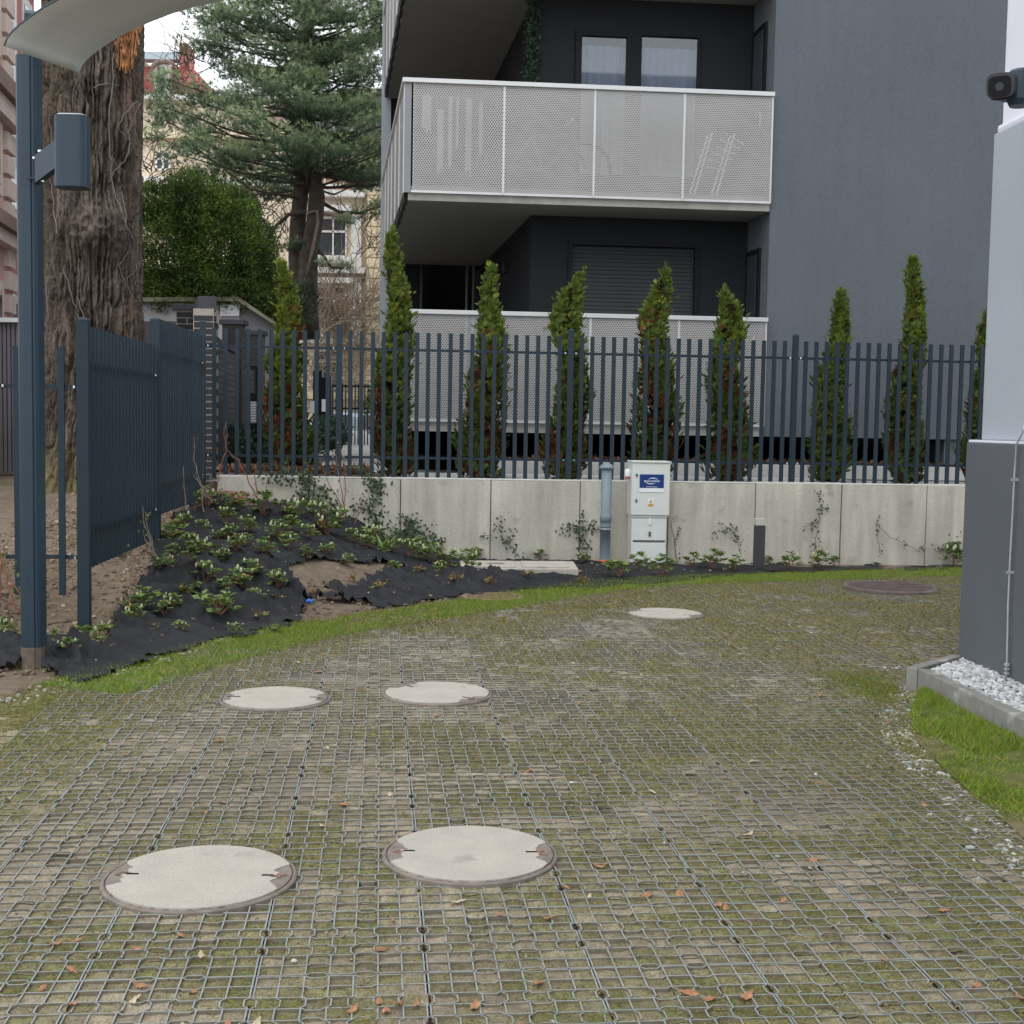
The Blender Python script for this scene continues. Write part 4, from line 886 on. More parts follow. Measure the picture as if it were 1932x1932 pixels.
def stems_mesh(seed, n=8, R0=.09, H=.10):
    rs = np.random.default_rng(seed); b = MB()
    for k in range(n):
        a = rs.random()*6.28; r = R0*math.sqrt(rs.random()); b.tube([(0, 0, 0), (r*.6*math.cos(a), r*.6*math.sin(a), H*.5), (r*math.cos(a), r*math.sin(a), H*.9)], .0025, 4, cap=False)
    return b.mesh('stems', 'twig')
def buds_mesh(seed, n=3, R0=.09, H=.11):
    rs = np.random.default_rng(seed); b = MB()
    for k in range(n):
        a = rs.random()*6.28; r = R0*math.sqrt(rs.random()); b.lathe((r*math.cos(a), r*math.sin(a), H*(1.1+.3*rs.random())), [(.004, 0), (.010, .012), (.009, .026), (.002, .038)], 6)
    return b.mesh('buds', 'bud')
mat('bud', (.50, .53, .31), .8, .2, var=.1, vscale=30)
CLM = [clump_mesh(s, 95, R0=.088, H=.150) for s in range(5)]; CLY = [clump_mesh(s+20, 30, yellow=.5, H=.06) for s in range(3)]
STM = [stems_mesh(s) for s in range(3)]; BDM = [buds_mesh(s, 3+s) for s in range(3)]
PL = [(343, 994, 20), (390, 962, 20), (437, 958, 18), (425, 984, 16), (331, 1017, 22), (413, 1013, 12), (445, 1045, 16), (386, 1041, 20), (503, 1049, 18), (499, 970, 22), (546, 996, 16), (562, 977, 22), (460, 1107, 22), (472, 1080, 18), (386, 1092, 20), (324, 1049, 15), (312, 1080, 18), (359, 1123, 18), (324, 1154, 16), (265, 1146, 24), (250, 1170, 18), (409, 1158, 30), (523, 1099, 17), (491, 1160, -16), (289, 1185, -15), (203, 1187, 14), (160, 1213, 24), (125, 1236, 18), (94, 1203, 16), (12, 1211, 18), (8, 1185, 16), (226, 1041, 12),
      (620, 1003, 22), (662, 1021, 14), (704, 1014, 18), (811, 1055, 20), (770, 1050, 15), (724, 1041, 12), (617, 1041, 12), (669, 1087, -12), (717, 1107, -16), (846, 1062, 16), (881, 1078, 20), (863, 1097, -14), (926, 1096, -16), (995, 1089, -14), (901, 1047, 12), (593, 1114, -12), (1020, 1050, 10),
      (1103, 1089, -14), (1166, 1078, 20), (1207, 1068, 16), (1249, 1075, 20), (1096, 1060, 10), (1308, 1064, 14), (1346, 1064, 18), (1388, 1068, 14), (1450, 1057, 8), (1492, 1064, 16), (1544, 1061, 16), (1575, 1062, 10), (1800, 1052, 20),
      (360, 1040, 16), (420, 1060, 14), (430, 1010, 14), (470, 1000, 16), (522, 1012, 18), (545, 1032, 16), (580, 1015, 16), (600, 975, 18), (640, 985, 16), (690, 1032, 14), (745, 1037, 14), (790, 1042, 16), (480, 1142, 14), (440, 1190, 12), (340, 1190, 12), (300, 1132, 14), (380, 1002, 14), (522, 1132, -14), (462, 1028, 12), (580, 1050, 12), (655, 1060, 12), (740, 1070, 12), (790, 1077, -12), (830, 1087, 12), (362, 1085, 15), (425, 1130, 14), (310, 1160, 13), (520, 1185, 9)]
LAND = [((400, 962), 'by the corner where the fences meet'), ((330, 1020), 'close to the stepped side fence'), ((445, 1045), 'on the flat black slope'), ((560, 985), 'under the ivy by the wall'),
        ((650, 1030), 'below the bare red shoots'), ((410, 1150), 'on the lower black membrane'), ((250, 1165), 'beside the stepped fence foot'), ((130, 1220), 'between lamp post and first fence post'),
        ((10, 1200), 'left of the lamp post foot'), ((470, 1090), 'in the middle of the membrane'), ((700, 1095), 'around the bare soil patches'), ((800, 1055), 'at the foot of the wall'),
        ((910, 1085), 'in front of the concrete chamber slab'), ((1090, 1070), 'between chamber slab and grey pipe'), ((1210, 1070), 'in front of the utility cabinet'), ((1345, 1066), 'between cabinet and bollard'), ((1520, 1062), 'right of the bollard'), ((1800, 1052), 'by the right building corner')]
byl = {}
for k, (u1, v1, r1) in enumerate(PL):
    l = min(range(len(LAND)), key=lambda q: (LAND[q][0][0]-u1)**2+(2*(LAND[q][0][1]-v1))**2); byl.setdefault(l, []).append(k)
ORD = ['first', 'second', 'third', 'fourth', 'fifth', 'sixth', 'seventh', 'eighth', 'ninth', 'tenth', 'eleventh', 'twelfth', 'thirteenth', 'fourteenth']
plabel = {}
for l, ks in byl.items():
    ks.sort(key=lambda q: PL[q][0])
    for n_, k in enumerate(ks):
        kind = 'yellowing thin clump' if PL[k][2] < 0 else ('large leafy clump' if PL[k][2] > 21 else ('small green clump' if PL[k][2] < 14 else 'green leafy clump'))
        plabel[k] = kind+' '+LAND[l][1]+('' if len(ks) == 1 else ', %s from the left there' % ORD[n_])
for k, (u1, v1, r1) in enumerate(PL):
    p = onbed(u1, v1+abs(r1)*.55); s = abs(r1)/FPX*p.y/.074
    t = empty('leafy_plant', p, plabel[k], 'plant', 'low leafy plants in the membrane bed')
    rz = random.random()*6.28; yl = r1 < 0
    link('leaves', random.choice(CLY if yl else CLM), t, p, (0, 0, rz), s); link('stems', random.choice(STM), t, p, (0, 0, rz), s)
    if not yl and random.random() < .75: link('buds', random.choice(BDM), t, p, (0, 0, rz), s*.85)['kind'] = 'stuff'

# climbing ivy sprigs on the wall and bare shoots
def sprig(name, label, cat, strands, plane, leafn, lsize, col0, col1, stem='ivy_stem', sr=.004, spread=.05, group=None, front=.03):
    sr = sr*1.6 if name == 'bare_shrub' else sr
    base = V(*strands[0][0], plane-front, FB); t = empty(name, (base.x, base.y, max(base.z, 0)), label, cat, group); b = MB(); LP = []
    for st in strands:
        pts = [V(u1, v1, plane-front-.02*random.random(), FB) for u1, v1 in st]; fine_ = []
        for i in range(len(pts)-1):
            for q in range(4):
                f = q/4; c = pts[i].lerp(pts[i+1], f); fine_.append(c+Vector((random.gauss(0, .006), random.gauss(0, .004), random.gauss(0, .006))))
        fine_.append(pts[-1]); b.tube(fine_, [sr*(1-.6*i/len(fine_)) for i in range(len(fine_))], 5, cap=False); LP += fine_
    b.build('stem', stem, t)
    if leafn:
        LP = np.array(LP); idx = rng.choice(len(LP), leafn); P = LP[idx]+rng.normal(size=(leafn, 3))*np.array([spread, .02, spread]); P[:, 1] = np.minimum(P[:, 1], plane+FB*P[:, 0]-.012)
        D = rng.normal(size=(leafn, 3))*np.array([1, .4, 1]); D[:, 2] -= .5; N = rng.normal(size=(leafn, 3))*.5; N[:, 1] -= 1
        me = tri_mesh('leaves', leaves(P, D, lsize*(.6+.8*rng.random(leafn)), lsize*.85*(.7+.5*rng.random(leafn)), N, .05), 4, 'leaf', cmix(col0, col1, rng.random(leafn))); link('leaves', me, t)
iv0, iv1 = (.030, .060, .030), (.11, .16, .075)
sprig('ivy', 'ivy trailing over the wall top at its left end', 'ivy', [[(575, 985), (590, 940), (585, 905), (560, 895), (520, 892)], [(590, 930), (610, 925), (625, 945), (628, 970)], [(585, 905), (570, 930), (560, 960), (565, 985)], [(585, 900), (540, 905), (500, 897)]], WALL, 420, .038, iv0, iv1, spread=.06)
sprig('ivy', 'ivy hanging down the wall below the second fence post from left', 'ivy', [[(700, 1000), (705, 960), (712, 930), (695, 895), (670, 880)], [(705, 960), (690, 945), (665, 960)], [(712, 930), (720, 915), (700, 905)], [(700, 1000), (720, 985), (700, 970)]], WALL, 280, .04, iv0, iv1, spread=.05)
sprig('ivy', 'bushy ivy mound against the wall with a stem creeping right', 'ivy', [[(763, 1025), (765, 990), (775, 980)], [(763, 1020), (785, 1000), (810, 1012), (830, 1035)], [(763, 1020), (745, 1000)]], WALL, 280, .04, iv0, iv1, spread=.055)
sprig('ivy', 'ivy sprig by the third wall joint', 'ivy', [[(980, 1052), (965, 1030), (945, 1010), (938, 985)], [(955, 1020), (970, 1003)], [(905, 1012), (930, 1008)]], WALL, 75, .032, iv0, iv1, spread=.03)
sprig('ivy', 'upright dark ivy left of the grey pipe', 'ivy', [[(1105, 1055), (1095, 1030), (1093, 1000), (1098, 970)], [(1095, 1010), (1075, 990), (1060, 1005)], [(1093, 995), (1115, 990), (1122, 1000)], [(1105, 1050), (1110, 1030), (1100, 1010)]], WALL, 170, .032, iv0, iv1, spread=.035)
sprig('ivy', 'sparse ivy right of the cabinet halfway to the bollard', 'ivy', [[(1397, 1045), (1390, 1015), (1378, 995), (1360, 990)], [(1375, 1000), (1352, 1003), (1345, 1015)], [(1390, 1015), (1385, 1000)]], WALL, 60, .026, iv0, iv1, spread=.025)
sprig('ivy', 'sparse ivy climbing high right of the bollard', 'ivy', [[(1537, 1040), (1540, 1010), (1545, 975), (1553, 945), (1545, 930)], [(1543, 985), (1525, 990), (1515, 1000)], [(1550, 960), (1562, 958)]], WALL, 75, .03, (.05, .07, .05), (.13, .15, .09), spread=.025)
sprig('ivy', 'thin leafy twig on the second wall panel from the right', 'ivy', [[(1660, 1045), (1655, 1010), (1656, 975)], [(1657, 990), (1680, 1015), (1730, 1035), (1775, 1037)]], WALL, 36, .026, iv0, iv1, 'twig', spread=.015)
sprig('ivy', 'low ivy at the foot of the wall beside the right building', 'ivy', [[(1812, 1045), (1795, 1030), (1775, 1037)], [(1800, 1035), (1800, 1022)]], WALL, 90, .035, (.05, .08, .04), (.22, .25, .12), spread=.05)
sprig('wooden_stake', 'short brown stake leaning on the wall right of the cabinet', 'stake', [[(1280, 1062), (1272, 1020), (1267, 985)], [(1272, 1020), (1284, 996)]], WALL, 10, .025, iv0, iv1, 'twig_pale', .009, .02)
rs0, rs1 = (.25, .10, .06), (.12, .14, .05)
sprig('bare_shrub', 'tall bare red brown shoots at the left end of the wall', 'shrub', [[(503, 1012), (495, 965), (478, 925), (452, 875), (428, 850), (422, 820), (427, 795)], [(500, 1000), (488, 950), (480, 900), (484, 880)], [(498, 1010), (497, 960), (505, 900)], [(428, 850), (420, 870), (412, 905), (405, 960)], [(398, 990), (398, 960), (405, 930)]], 14.0, 22, .03, rs0, rs1, 'twig', .0055, .03, 'bare shoots in the bed')
sprig('bare_shrub', 'bare red shoots before the second wall panel', 'shrub', [[(655, 1010), (652, 960), (640, 900), (630, 850)], [(657, 1010), (645, 955), (618, 905), (605, 870)], [(655, 1005), (650, 950), (652, 890), (640, 840)], [(660, 1010), (675, 975), (690, 945), (700, 930)], [(625, 990), (608, 980), (605, 960)], [(650, 1010), (640, 990), (622, 985)]], 14.1, 30, .028, rs0, rs1, 'twig', .0045, .03, 'bare shoots in the bed')
sprig('bare_shrub', 'thin bare twigs beside the far part of the side fence', 'shrub', [[(385, 965), (378, 910), (366, 870), (364, 830), (380, 880), (375, 820)][:3]+[(366, 823)], [(390, 940), (372, 900), (366, 890)], [(352, 990), (348, 930), (346, 880)], [(400, 950), (385, 920), (365, 895)]], 13.3, 14, .025, rs0, rs1, 'twig_pale', .0045, .02, 'bare shoots in the bed')
sprig('bare_shrub', 'leaning pale stems before the middle fence post', 'shrub', [[(300, 1075), (285, 1020), (272, 985), (268, 955)], [(297, 1075), (282, 1035), (270, 1000)], [(302, 1070), (290, 1040), (275, 965)]], 11.3, 16, .03, (.08, .12, .04), (.2, .24, .08), 'twig_pale', .005, .03, 'bare shoots in the bed')
sprig('bare_shrub', 'small thin twig on the soil right of the first fence post', 'shrub', [[(243, 1150), (246, 1100), (250, 1050)], [(246, 1090), (262, 1050)]], 9.9, 30, .028, (.08, .12, .04), (.30, .24, .10), 'twig_pale', .004, .035, 'bare shoots in the bed')
sprig('bare_shrub', 'brown stems with few leaves at the left picture edge by the lamp', 'shrub', [[(30, 1150), (12, 1100), (2, 1050), (-5, 1000)], [(85, 1195), (50, 1140), (20, 1090)], [(-5, 1160), (2, 1090), (8, 1030)]], 8.4, 60, .03, (.06, .10, .035), (.2, .2, .07), 'twig', .006, .05, 'bare shoots in the bed')
pn = [[(720, 1035), (712, 1010), (700, 985)], [(722, 1035), (722, 1005), (715, 975)], [(724, 1035), (738, 1010), (755, 1000)], [(720, 1036), (700, 1020)]]
base = onbed(722, 1038); t = empty('broadleaf_plant', base, 'bright green plant with long upright leaves below the ivy', 'plant'); n = 16
D = rng.normal(size=(n, 3))*np.array([.7, .5, .1]); D[:, 2] = .7; me = tri_mesh('leaves', leaves(np.tile(np.array(base), (n, 1)), D, .13+.1*rng.random(n), .03+0*D[:, 0], None, .08), 4, 'leaf', cmix((.13, .22, .05), (.24, .34, .09), rng.random(n))); link('leaves', me, t)
bp = onbed(583, 1134); t = empty('plastic_scrap', bp, 'small bright blue plastic scrap on the torn membrane', 'litter'); b = MB(); b.tube([bp+Vector((-.03, 0, .012)), bp+Vector((0, .005, .02)), bp+Vector((.03, 0, .014))], [.014, .02, .012], 8); b.build('scrap', 'blue_plastic', t)

# ------------------------------------------------------------------ chamber slab, pipe, cabinet, bollard
ch = empty('chamber_slab', (.1, 13.3, 0), 'pale rectangular concrete chamber slab lying in front of the wall', 'slab')
cs = [Vector((-.54, 13.60, 0)), Vector((.66, 13.72, 0)), Vector((.68, 12.98, 0)), Vector((-.50, 12.88, 0))]
b = MB(); b.prism([(p.x, p.y) for p in cs][::-1], -.02, .10); b.build('slab', 'cover_concrete', ch, bevel=.008)
def inq(s, t): return cs[3].lerp(cs[2], s).lerp(cs[0].lerp(cs[1], s), t)
for (s0_, s1_) in ((.08, .47), (.53, .92)):
    b = MB(); q = [inq(s0_, .12), inq(s1_, .12), inq(s1_, .88), inq(s0_, .88)]; b.prism([(p.x, p.y) for p in q], .101, .112); b.build('lid', 'cover_concrete', ch, bevel=.003)
b = MB(); q = [inq(.25, .4), inq(.38, .45), inq(.36, .6), inq(.22, .55)]; b.prism([(p.x, p.y) for p in q], .1125, .1145); b.build('lifting_slot', 'cover_iron', ch)

pp = empty('vent_pipe', tuple(G(1141, 1066)), 'grey plastic vent pipe with a mushroom cap before the wall', 'pipe')
pb = V(1141, 1060, 14.2, FB); pt = V(1148, 884, 14.2, FB); tlt = (pt-pb); 
def pl(z): return pb+Vector((0, 0, z-pb.z))
Rr = .058; c_ = pb
zc = V(1148, 884, 14.2, FB).z
b = MB(); b.lathe((c_.x, c_.y, 0), [(Rr, 0.06), (Rr, .42), (Rr+.002, .42), (Rr+.002, .44), (Rr, .45), (Rr, .485), (Rr+.008, .49), (Rr+.008, .555), (Rr+.002, .565), (Rr, .57), (Rr, zc)], 24); b.build('tube', 'pvc_grey', pp, smooth=True)
b = MB(); b.lathe((c_.x, c_.y, zc-.01), [(.05, 0), (.082, .01), (.085, .022), (.07, .045), (.04, .062), (.01, .068)], 24); b.build('cap', 'pvc_grey', pp, smooth=True)
b = MB(); b.lathe((c_.x, c_.y, .40), [(Rr+.001, 0), (Rr+.006, 0), (Rr+.006, .016), (Rr+.001, .016)], 24); b.build('clamp', 'galvanised', pp)
b = MB(); b.lathe((c_.x, c_.y, -.02), [(Rr-.004, 0), (Rr+.010, 0.02), (Rr+.012, .075), (Rr+.002, .085)], 24); b.build('collar', 'orange', pp, smooth=True)

cab = empty('utility_cabinet', tuple(V(1225, 1062, 14.1)), 'white electrical cabinet with a blue sign in front of the wall', 'cabinet')
C0 = V(1192, 1000, 14.10, FB); X0 = V(1191.5, 950, 14.10, FB).x; X1 = V(1263.5, 950, 14.10, FB).x; DEP = .30
ec = Vector((.9962, .0872, 0)); dc = Vector((-.0872, .9962, 0)); CO = Vector((X0, 14.10+FB*X0, 0)); CW = (X1-X0)/.9962
def cb(name, m, s0, s1, t0, t1, z0, z1, par=None, bevel=0):
    q = [CO+ec*s0+dc*t0, CO+ec*s1+dc*t0, CO+ec*s1+dc*t1, CO+ec*s0+dc*t1]; b = MB(); b.hexa([(p.x, p.y, z0) for p in q]+[(p.x, p.y, z1) for p in q]); return b.build(name, m, par or cab, bevel=bevel)
zT = V(1230, 871, 14.1, FB).z; zM = V(1227, 973, 14.1, FB).z
cb('upper_housing', 'cabinet', 0, CW, .012, DEP, zM, zT-.012, bevel=.005)
door = cb('door', 'cabinet', .006, CW-.006, 0, .011, zM+.006, zT-.016, bevel=.003)
cb('roof', 'cabinet', -.006, CW+.006, -.012, DEP+.008, zT-.012, zT+.004, bevel=.003)
cb('lower_housing', 'cabinet', .012, CW-.022, .03, DEP-.01, 0, zM-.02, bevel=.005)
cb('skirt', 'cabinet', .008, CW-.014, .015, DEP, zM-.022, zM-.001, bevel=.006)
cb('lower_door', 'cabinet', .022, CW-.034, .018, .029, .29, zM-.045, bevel=.004)
cb('lower_panel', 'cabinet', .022, CW-.034, .018, .029, .045, .262, bevel=.004)
cb('shadow_gap', 'cabinet_dark', .03, CW-.04, .024, .0295, .268, .284)
def cz(v): return V(1230, v, 14.1, FB).z
cb('lock', 'cabinet_dark', CW*.47, CW*.53, .008, .018, cz(1012), cz(1003)); cb('handle', 'sign_white', CW*.47, CW*.53, .0, .018, cz(990), cz(978), bevel=.004)
for vv in (897, 945):
    s = .052; z = cz(vv); q = []
    b = MB(); P_ = [CO+ec*(s-.014)+Vector((0, 0, z)), CO+ec*s+Vector((0, 0, z-.024)), CO+ec*(s+.014)+Vector((0, 0, z)), CO+ec*s+Vector((0, 0, z+.024))]
    b.hexa([p-dc*.008 for p in P_]+[p-dc*.001 for p in P_]); b.build('lock', 'cabinet_dark', door)
sz0, sz1, sz2 = cz(928.5), cz(920.8), cz(895)
ss0, ss1 = .085, CW-.072
sg = cb('sign', 'sign_blue', ss0, ss1, -.006, -.001, sz1, sz2, door); cb('sign_strip', 'sign_white', ss0-.003, ss1+.001, -.0062, -.001, sz0, sz1-.001, door)
def text(s, body, size, z, m, par, t=-.0075, bold=True):
    cu = bpy.data.curves.new('lettering', 'FONT'); cu.body = body; cu.size = size; cu.align_x = 'CENTER'; cu.align_y = 'CENTER'; cu.extrude = .0004; cu.offset = .0003
    cu.materials.append(MATS[m]); o_ = bpy.data.objects.new('lettering', cu); COL.objects.link(o_); p = CO+ec*s+dc*t+Vector((0, 0, z)); o_.matrix_world = Matrix.Translation(p)@Matrix.Rotation(math.atan(FB), 4, 'Z')@Matrix.Rotation(R(90), 4, 'X')
    bpy.context.view_layer.update(); mw = o_.matrix_world.copy(); me = bpy.data.meshes.new_from_object(o_); bpy.data.objects.remove(o_); o_ = bpy.data.objects.new('lettering', me); COL.objects.link(o_); o_.parent = par; o_.matrix_parent_inverse = par.matrix_world.inverted(); o_.matrix_world = mw; return o_
sm_ = (ss0+ss1)/2; szc = sz1+(sz2-sz1)*.52
text(sm_, 'ecol-unicon', .037, szc, 'sign_white', sg)
for k in range(13): cb('small_print', 'sign_white', sm_-.06+k*.0095, sm_-.054+k*.0095, -.0075, -.0062, sz1+.010, sz1+.016, sg)
def arc(cxs, czs, rx, rz, a0, a1, w):
    b = MB(); n = 18; pr0 = None
    for k in range(n+1):
        a = R(a0+(a1-a0)*k/n); ww = w*math.sin(math.pi*k/n)+.0006; pin = (cxs+(rx-ww)*math.cos(a), czs+(rz-ww)*math.sin(a)); pou = (cxs+rx*math.cos(a), czs+rz*math.sin(a))
        cur = [CO+ec*pin[0]-dc*.0072+Vector((0, 0, pin[1])), CO+ec*pou[0]-dc*.0072+Vector((0, 0, pou[1]))]
        if pr0: b.quad(pr0[0], pr0[1], cur[1], cur[0])
        pr0 = cur
    b.build('swoosh', 'sign_white', sg)
arc(sm_+.012, szc, .060, .036, 15, 155, .008); arc(sm_-.012, szc, .062, .036, 190, 330, .008)
wz = cz(945.5); ws = CW*.50
cb('warning_label', 'sign_white', ws-.030, ws+.030, -.003, -.0005, wz-.026, wz+.030, door)
b = MB(); P_ = [CO+ec*(ws-.022)-dc*.0042+Vector((0, 0, wz-.018)), CO+ec*(ws+.022)-dc*.0042+Vector((0, 0, wz-.018)), CO+ec*ws-dc*.0042+Vector((0, 0, wz+.022))]; b.quad(*P_); b.build('warning_triangle', 'warn_yellow', door)
b = MB(); P_ = [(0, .014), (-.006, -.001), (.0, .001), (-.003, -.013), (.006, .004), (.001, .003), (.004, .014)]; b.quad(*[CO+ec*(ws+x)-dc*.0048+Vector((0, 0, wz+z-.003)) for x, z in P_][::-1]); b.build('lightning_mark', 'black_paint', door)
cb('warning_text_plate', 'warn_yellow', ws-.030, ws+.030, -.003, -.0005, wz-.056, wz-.032, door)
for k in range(2): cb('text_bar', 'dust', ws-.022, ws+.022, -.0038, -.003, wz-.042-k*.008, wz-.039-k*.008, door)
bz = cz(897); be = MB(); p = CO+ec*(-.028)+dc*.13; be.lathe((p.x, p.y, bz-.02), [(.03, 0), (.032, .01), (.032, .06), (.024, .078), (.008, .086)], 14); bo = be.build('beacon', 'sign_white', cab, smooth=True)
be = MB(); be.lathe((p.x, p.y, bz-.045), [(.012, 0), (.026, .004), (.028, .024)], 14); be.build('beacon_lens', 'orange', bo, smooth=True)

bl = empty('bollard', tuple(G(1431, 1074)), 'dark square garden bollard with a pale head in front of the wall', 'bollard light')
p0 = G(1431, 1073); zt = V(1431, 978, p0.y, 0).z; zh = V(1431, 991, p0.y, 0).z
b = MB(); b.obox(p0, (1, .09), (-.09, 1), .052, .05, -.02, zh); b.build('shaft', 'bollard_dark', bl, bevel=.003)
b = MB(); b.obox(p0, (1, .09), (-.09, 1), .054, .052, zh+.001, zt); b.build('head', 'bollard_head', bl, bevel=.003)

# ------------------------------------------------------------------ thujas behind the fence
def thuja(ub, vb, ut, vt, wpx, plane, label, dead=.35, seed=0, lean=0, yellow=.3, fork=None, n=3000):
    base = V(ub, vb, plane, FB); base.z = .88; top = V(ut, vt, plane, FB); Hh = top.z-base.z; Rm = wpx*.92/2/FPX*plane; rs = np.random.default_rng(seed+100)
    t = empty('thuja', tuple(base), label, 'thuja', 'thuja columns behind the steel fence')
    b = MB(); off = np.array([top.x-base.x, 0, 0]); b.tube([base, base+Vector((off[0]*.3, 0, Hh*.45)), base+Vector((off[0]*.9, 0, Hh*.92))], [.035, .025, .006], 8); b.build('trunk', 'twig', t)
    b = MB()
    h = rs.random(n)**.85; h = np.clip(h, 0, 1)
    rp = Rm*(np.clip((h+.08)/.25, 0, 1)**.5)*(1-h)**.78*1.10*(.82+.38*vnoise(h*9+seed*7, h*0+seed, seed)+0)
    th = rs.random(n)*6.283; lump = .62+.75*vnoise(th*1.6+seed*3, h*11, seed+5); rr = rp*lump*(.55+.5*rs.random(n)**.5)
    spine = off[None, :]*(h[:, None]**1.1)+np.stack([.035*np.sin(h*9+seed), .02*np.cos(h*8), 0*h], 1)*(Hh/2.2)
    P = np.array(base)[None]+spine+np.stack([rr*np.cos(th), rr*np.sin(th), h*Hh*.97], 1)
    if fork: mk_ = rs.random(n) < .5; P[:, 0] += np.where(mk_, fork, -fork*.35)*smooth(.60, .78, h)*(1-.3*h); P[:, 2] -= np.where(mk_, .16, 0)*smooth(.7, 1, h)*Hh*.5
    Dd = np.stack([np.cos(th)*.6, np.sin(th)*.6, .75+.5*rs.random(n)], 1)+rs.normal(size=(n, 3))*.35
    tn_ = np.stack([-np.sin(th), np.cos(th), 0*th], 1)
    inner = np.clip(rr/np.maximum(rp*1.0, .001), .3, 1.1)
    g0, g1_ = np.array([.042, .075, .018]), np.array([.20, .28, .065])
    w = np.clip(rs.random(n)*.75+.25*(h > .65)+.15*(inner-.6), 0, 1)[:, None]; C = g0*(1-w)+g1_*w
    if yellow: C = np.where((rs.random(n) < yellow)[:, None] & (h > .3)[:, None], C*np.array([1.35, 1.12, .7]), C)
    dn = fbm(th*1.3+seed*5, h*6, seed+9); dm = (dn > .74-dead*.28*(1-h)) & (h < .80) & (rs.random(n) < .8)
    C = np.where(dm[:, None], np.array([.17, .065, .025])*(.5+1.1*rs.random((n, 1))), C)
    Q = []; CC = []
    L = (.05+.065*rs.random(n)**1.5)*(1-.15*h); jj = rs.random(n) < .06; P[jj] += unit(Dd[jj])*.07
    for k, sg in enumerate((-.75, -.35, 0, .35, .75)):
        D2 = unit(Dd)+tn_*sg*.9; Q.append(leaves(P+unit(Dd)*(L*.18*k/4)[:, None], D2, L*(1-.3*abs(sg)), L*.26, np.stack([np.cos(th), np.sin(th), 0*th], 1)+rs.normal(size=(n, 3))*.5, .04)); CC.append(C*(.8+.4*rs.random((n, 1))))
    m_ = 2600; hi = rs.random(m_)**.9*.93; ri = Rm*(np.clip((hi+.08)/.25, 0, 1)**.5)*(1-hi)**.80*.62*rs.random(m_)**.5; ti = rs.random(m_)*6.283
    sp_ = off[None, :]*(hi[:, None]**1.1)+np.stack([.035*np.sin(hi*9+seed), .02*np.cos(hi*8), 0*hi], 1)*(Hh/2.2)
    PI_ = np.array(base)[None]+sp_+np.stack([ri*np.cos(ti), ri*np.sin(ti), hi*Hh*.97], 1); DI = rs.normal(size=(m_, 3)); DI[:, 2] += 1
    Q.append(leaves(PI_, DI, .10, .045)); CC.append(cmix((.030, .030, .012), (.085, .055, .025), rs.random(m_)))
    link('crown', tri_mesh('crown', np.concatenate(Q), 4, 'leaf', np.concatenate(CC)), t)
TH = [(548, 892, 534, 492, 92, 15.4, 'thuja left of the path, bright green on top and red brown below', .9, .7), (742, 890, 747, 428, 92, 15.6, 'tall thuja reaching the upper balcony, right of the path', .8, .4),
      (905, 895, 934, 497, 92, 15.5, 'thuja before the left end of the lower balcony mesh', .55, .3), (1070, 898, 1085, 508, 88, 15.3, 'thuja with a ragged side shoot before the middle of the lower balcony', .7, .35),
      (1232, 898, 1246, 498, 92, 15.3, 'thuja with brown tips directly behind the utility cabinet', .7, .35), (1375, 900, 1370, 541, 98, 15.4, 'broad thuja with a forked top at the right end of the balcony', .6, .3),
      (1556, 902, 1588, 543, 88, 15.7, 'slim tapering thuja, first before the bare grey wall', .4, .25), (1702, 904, 1730, 477, 84, 15.6, 'tallest thuja before the bare grey wall, right of the slim one', .6, .35),
      (1850, 905, 1870, 585, 80, 15.7, 'last thuja, half hidden by the building corner at right', .7, .3)]
for k, (ub, vb, ut, vt, w, pl_, lab, de, ye) in enumerate(TH): thuja(ub, vb, ut, vt, w, pl_, lab, de, k+1, yellow=ye, n=3400, fork={3: -.17, 4: -.13, 5: .14}.get(k))

# ------------------------------------------------------------------ big old trunk
bt = empty('old_tree', (-4.95, 15.3, .7), 'massive rough barked tree trunk with a burl and a broken limb scar', 'tree')
NT, NH = 560, 560; zs = np.linspace(.45, 7.6, NH); th = np.linspace(0, 2*np.pi, NT, endpoint=False); TH_, ZZ = np.meshgrid(th, zs)
Rb = .585+.30*np.exp(-(ZZ-.45)/.45)*(1+.35*np.sin(3*TH_+1))+.02*np.sin(2*TH_+ZZ)
Rb = Rb*(1-.012*(ZZ-2.7))
xc = -4.95+.012*(ZZ-3); yc = 15.3
fx = TH_*Rb*1.0
warp = (fbm(TH_*3, ZZ*1.6, 201)-.5)
A_ = np.mod(TH_/(2*np.pi)*38+warp*5.0, 38)
def ridged(x, y, s):
    return 1-np.abs(2*vnoise(x, y, s)-1)
# periodic in angle through cos/sin sampling
cx_, sy_ = np.cos(TH_), np.sin(TH_)
w2 = (fbm(TH_*7, ZZ*4, 211)-.5); w3 = vnoise(TH_*30, ZZ*16, 212)-.5; f1 = 1-np.abs(2*vnoise(np.abs(TH_-np.pi)*14+warp*2.2+w2*1.1+w3*.35+50, ZZ*1.25, 202)-1); f2 = 1-np.abs(2*vnoise(np.abs(TH_-np.pi)*27+warp*2.5+w2*2.2+w3*.5+90, ZZ*3.0, 203)-1)
fur = -.085*smooth(.66, .86, f1)-.045*smooth(.66, .88, f2)+.030*(fbm(TH_*30, ZZ*14, 204)-.5)
bu = V(178, 432, 14.75); ba = math.atan2(bu.y-yc, bu.x+4.95) % (2*np.pi)
dth = (TH_-ba+np.pi) % (2*np.pi)-np.pi; db = np.sqrt((dth*.6/.36)**2+((ZZ-bu.z)/.33)**2); burl = .20*np.exp(-db**3.0)
Rall = Rb+fur*(1-.7*np.exp(-db**2))+burl+.07*np.exp(-db**4)*(ridged(TH_*14, ZZ*10, 205)-.6)
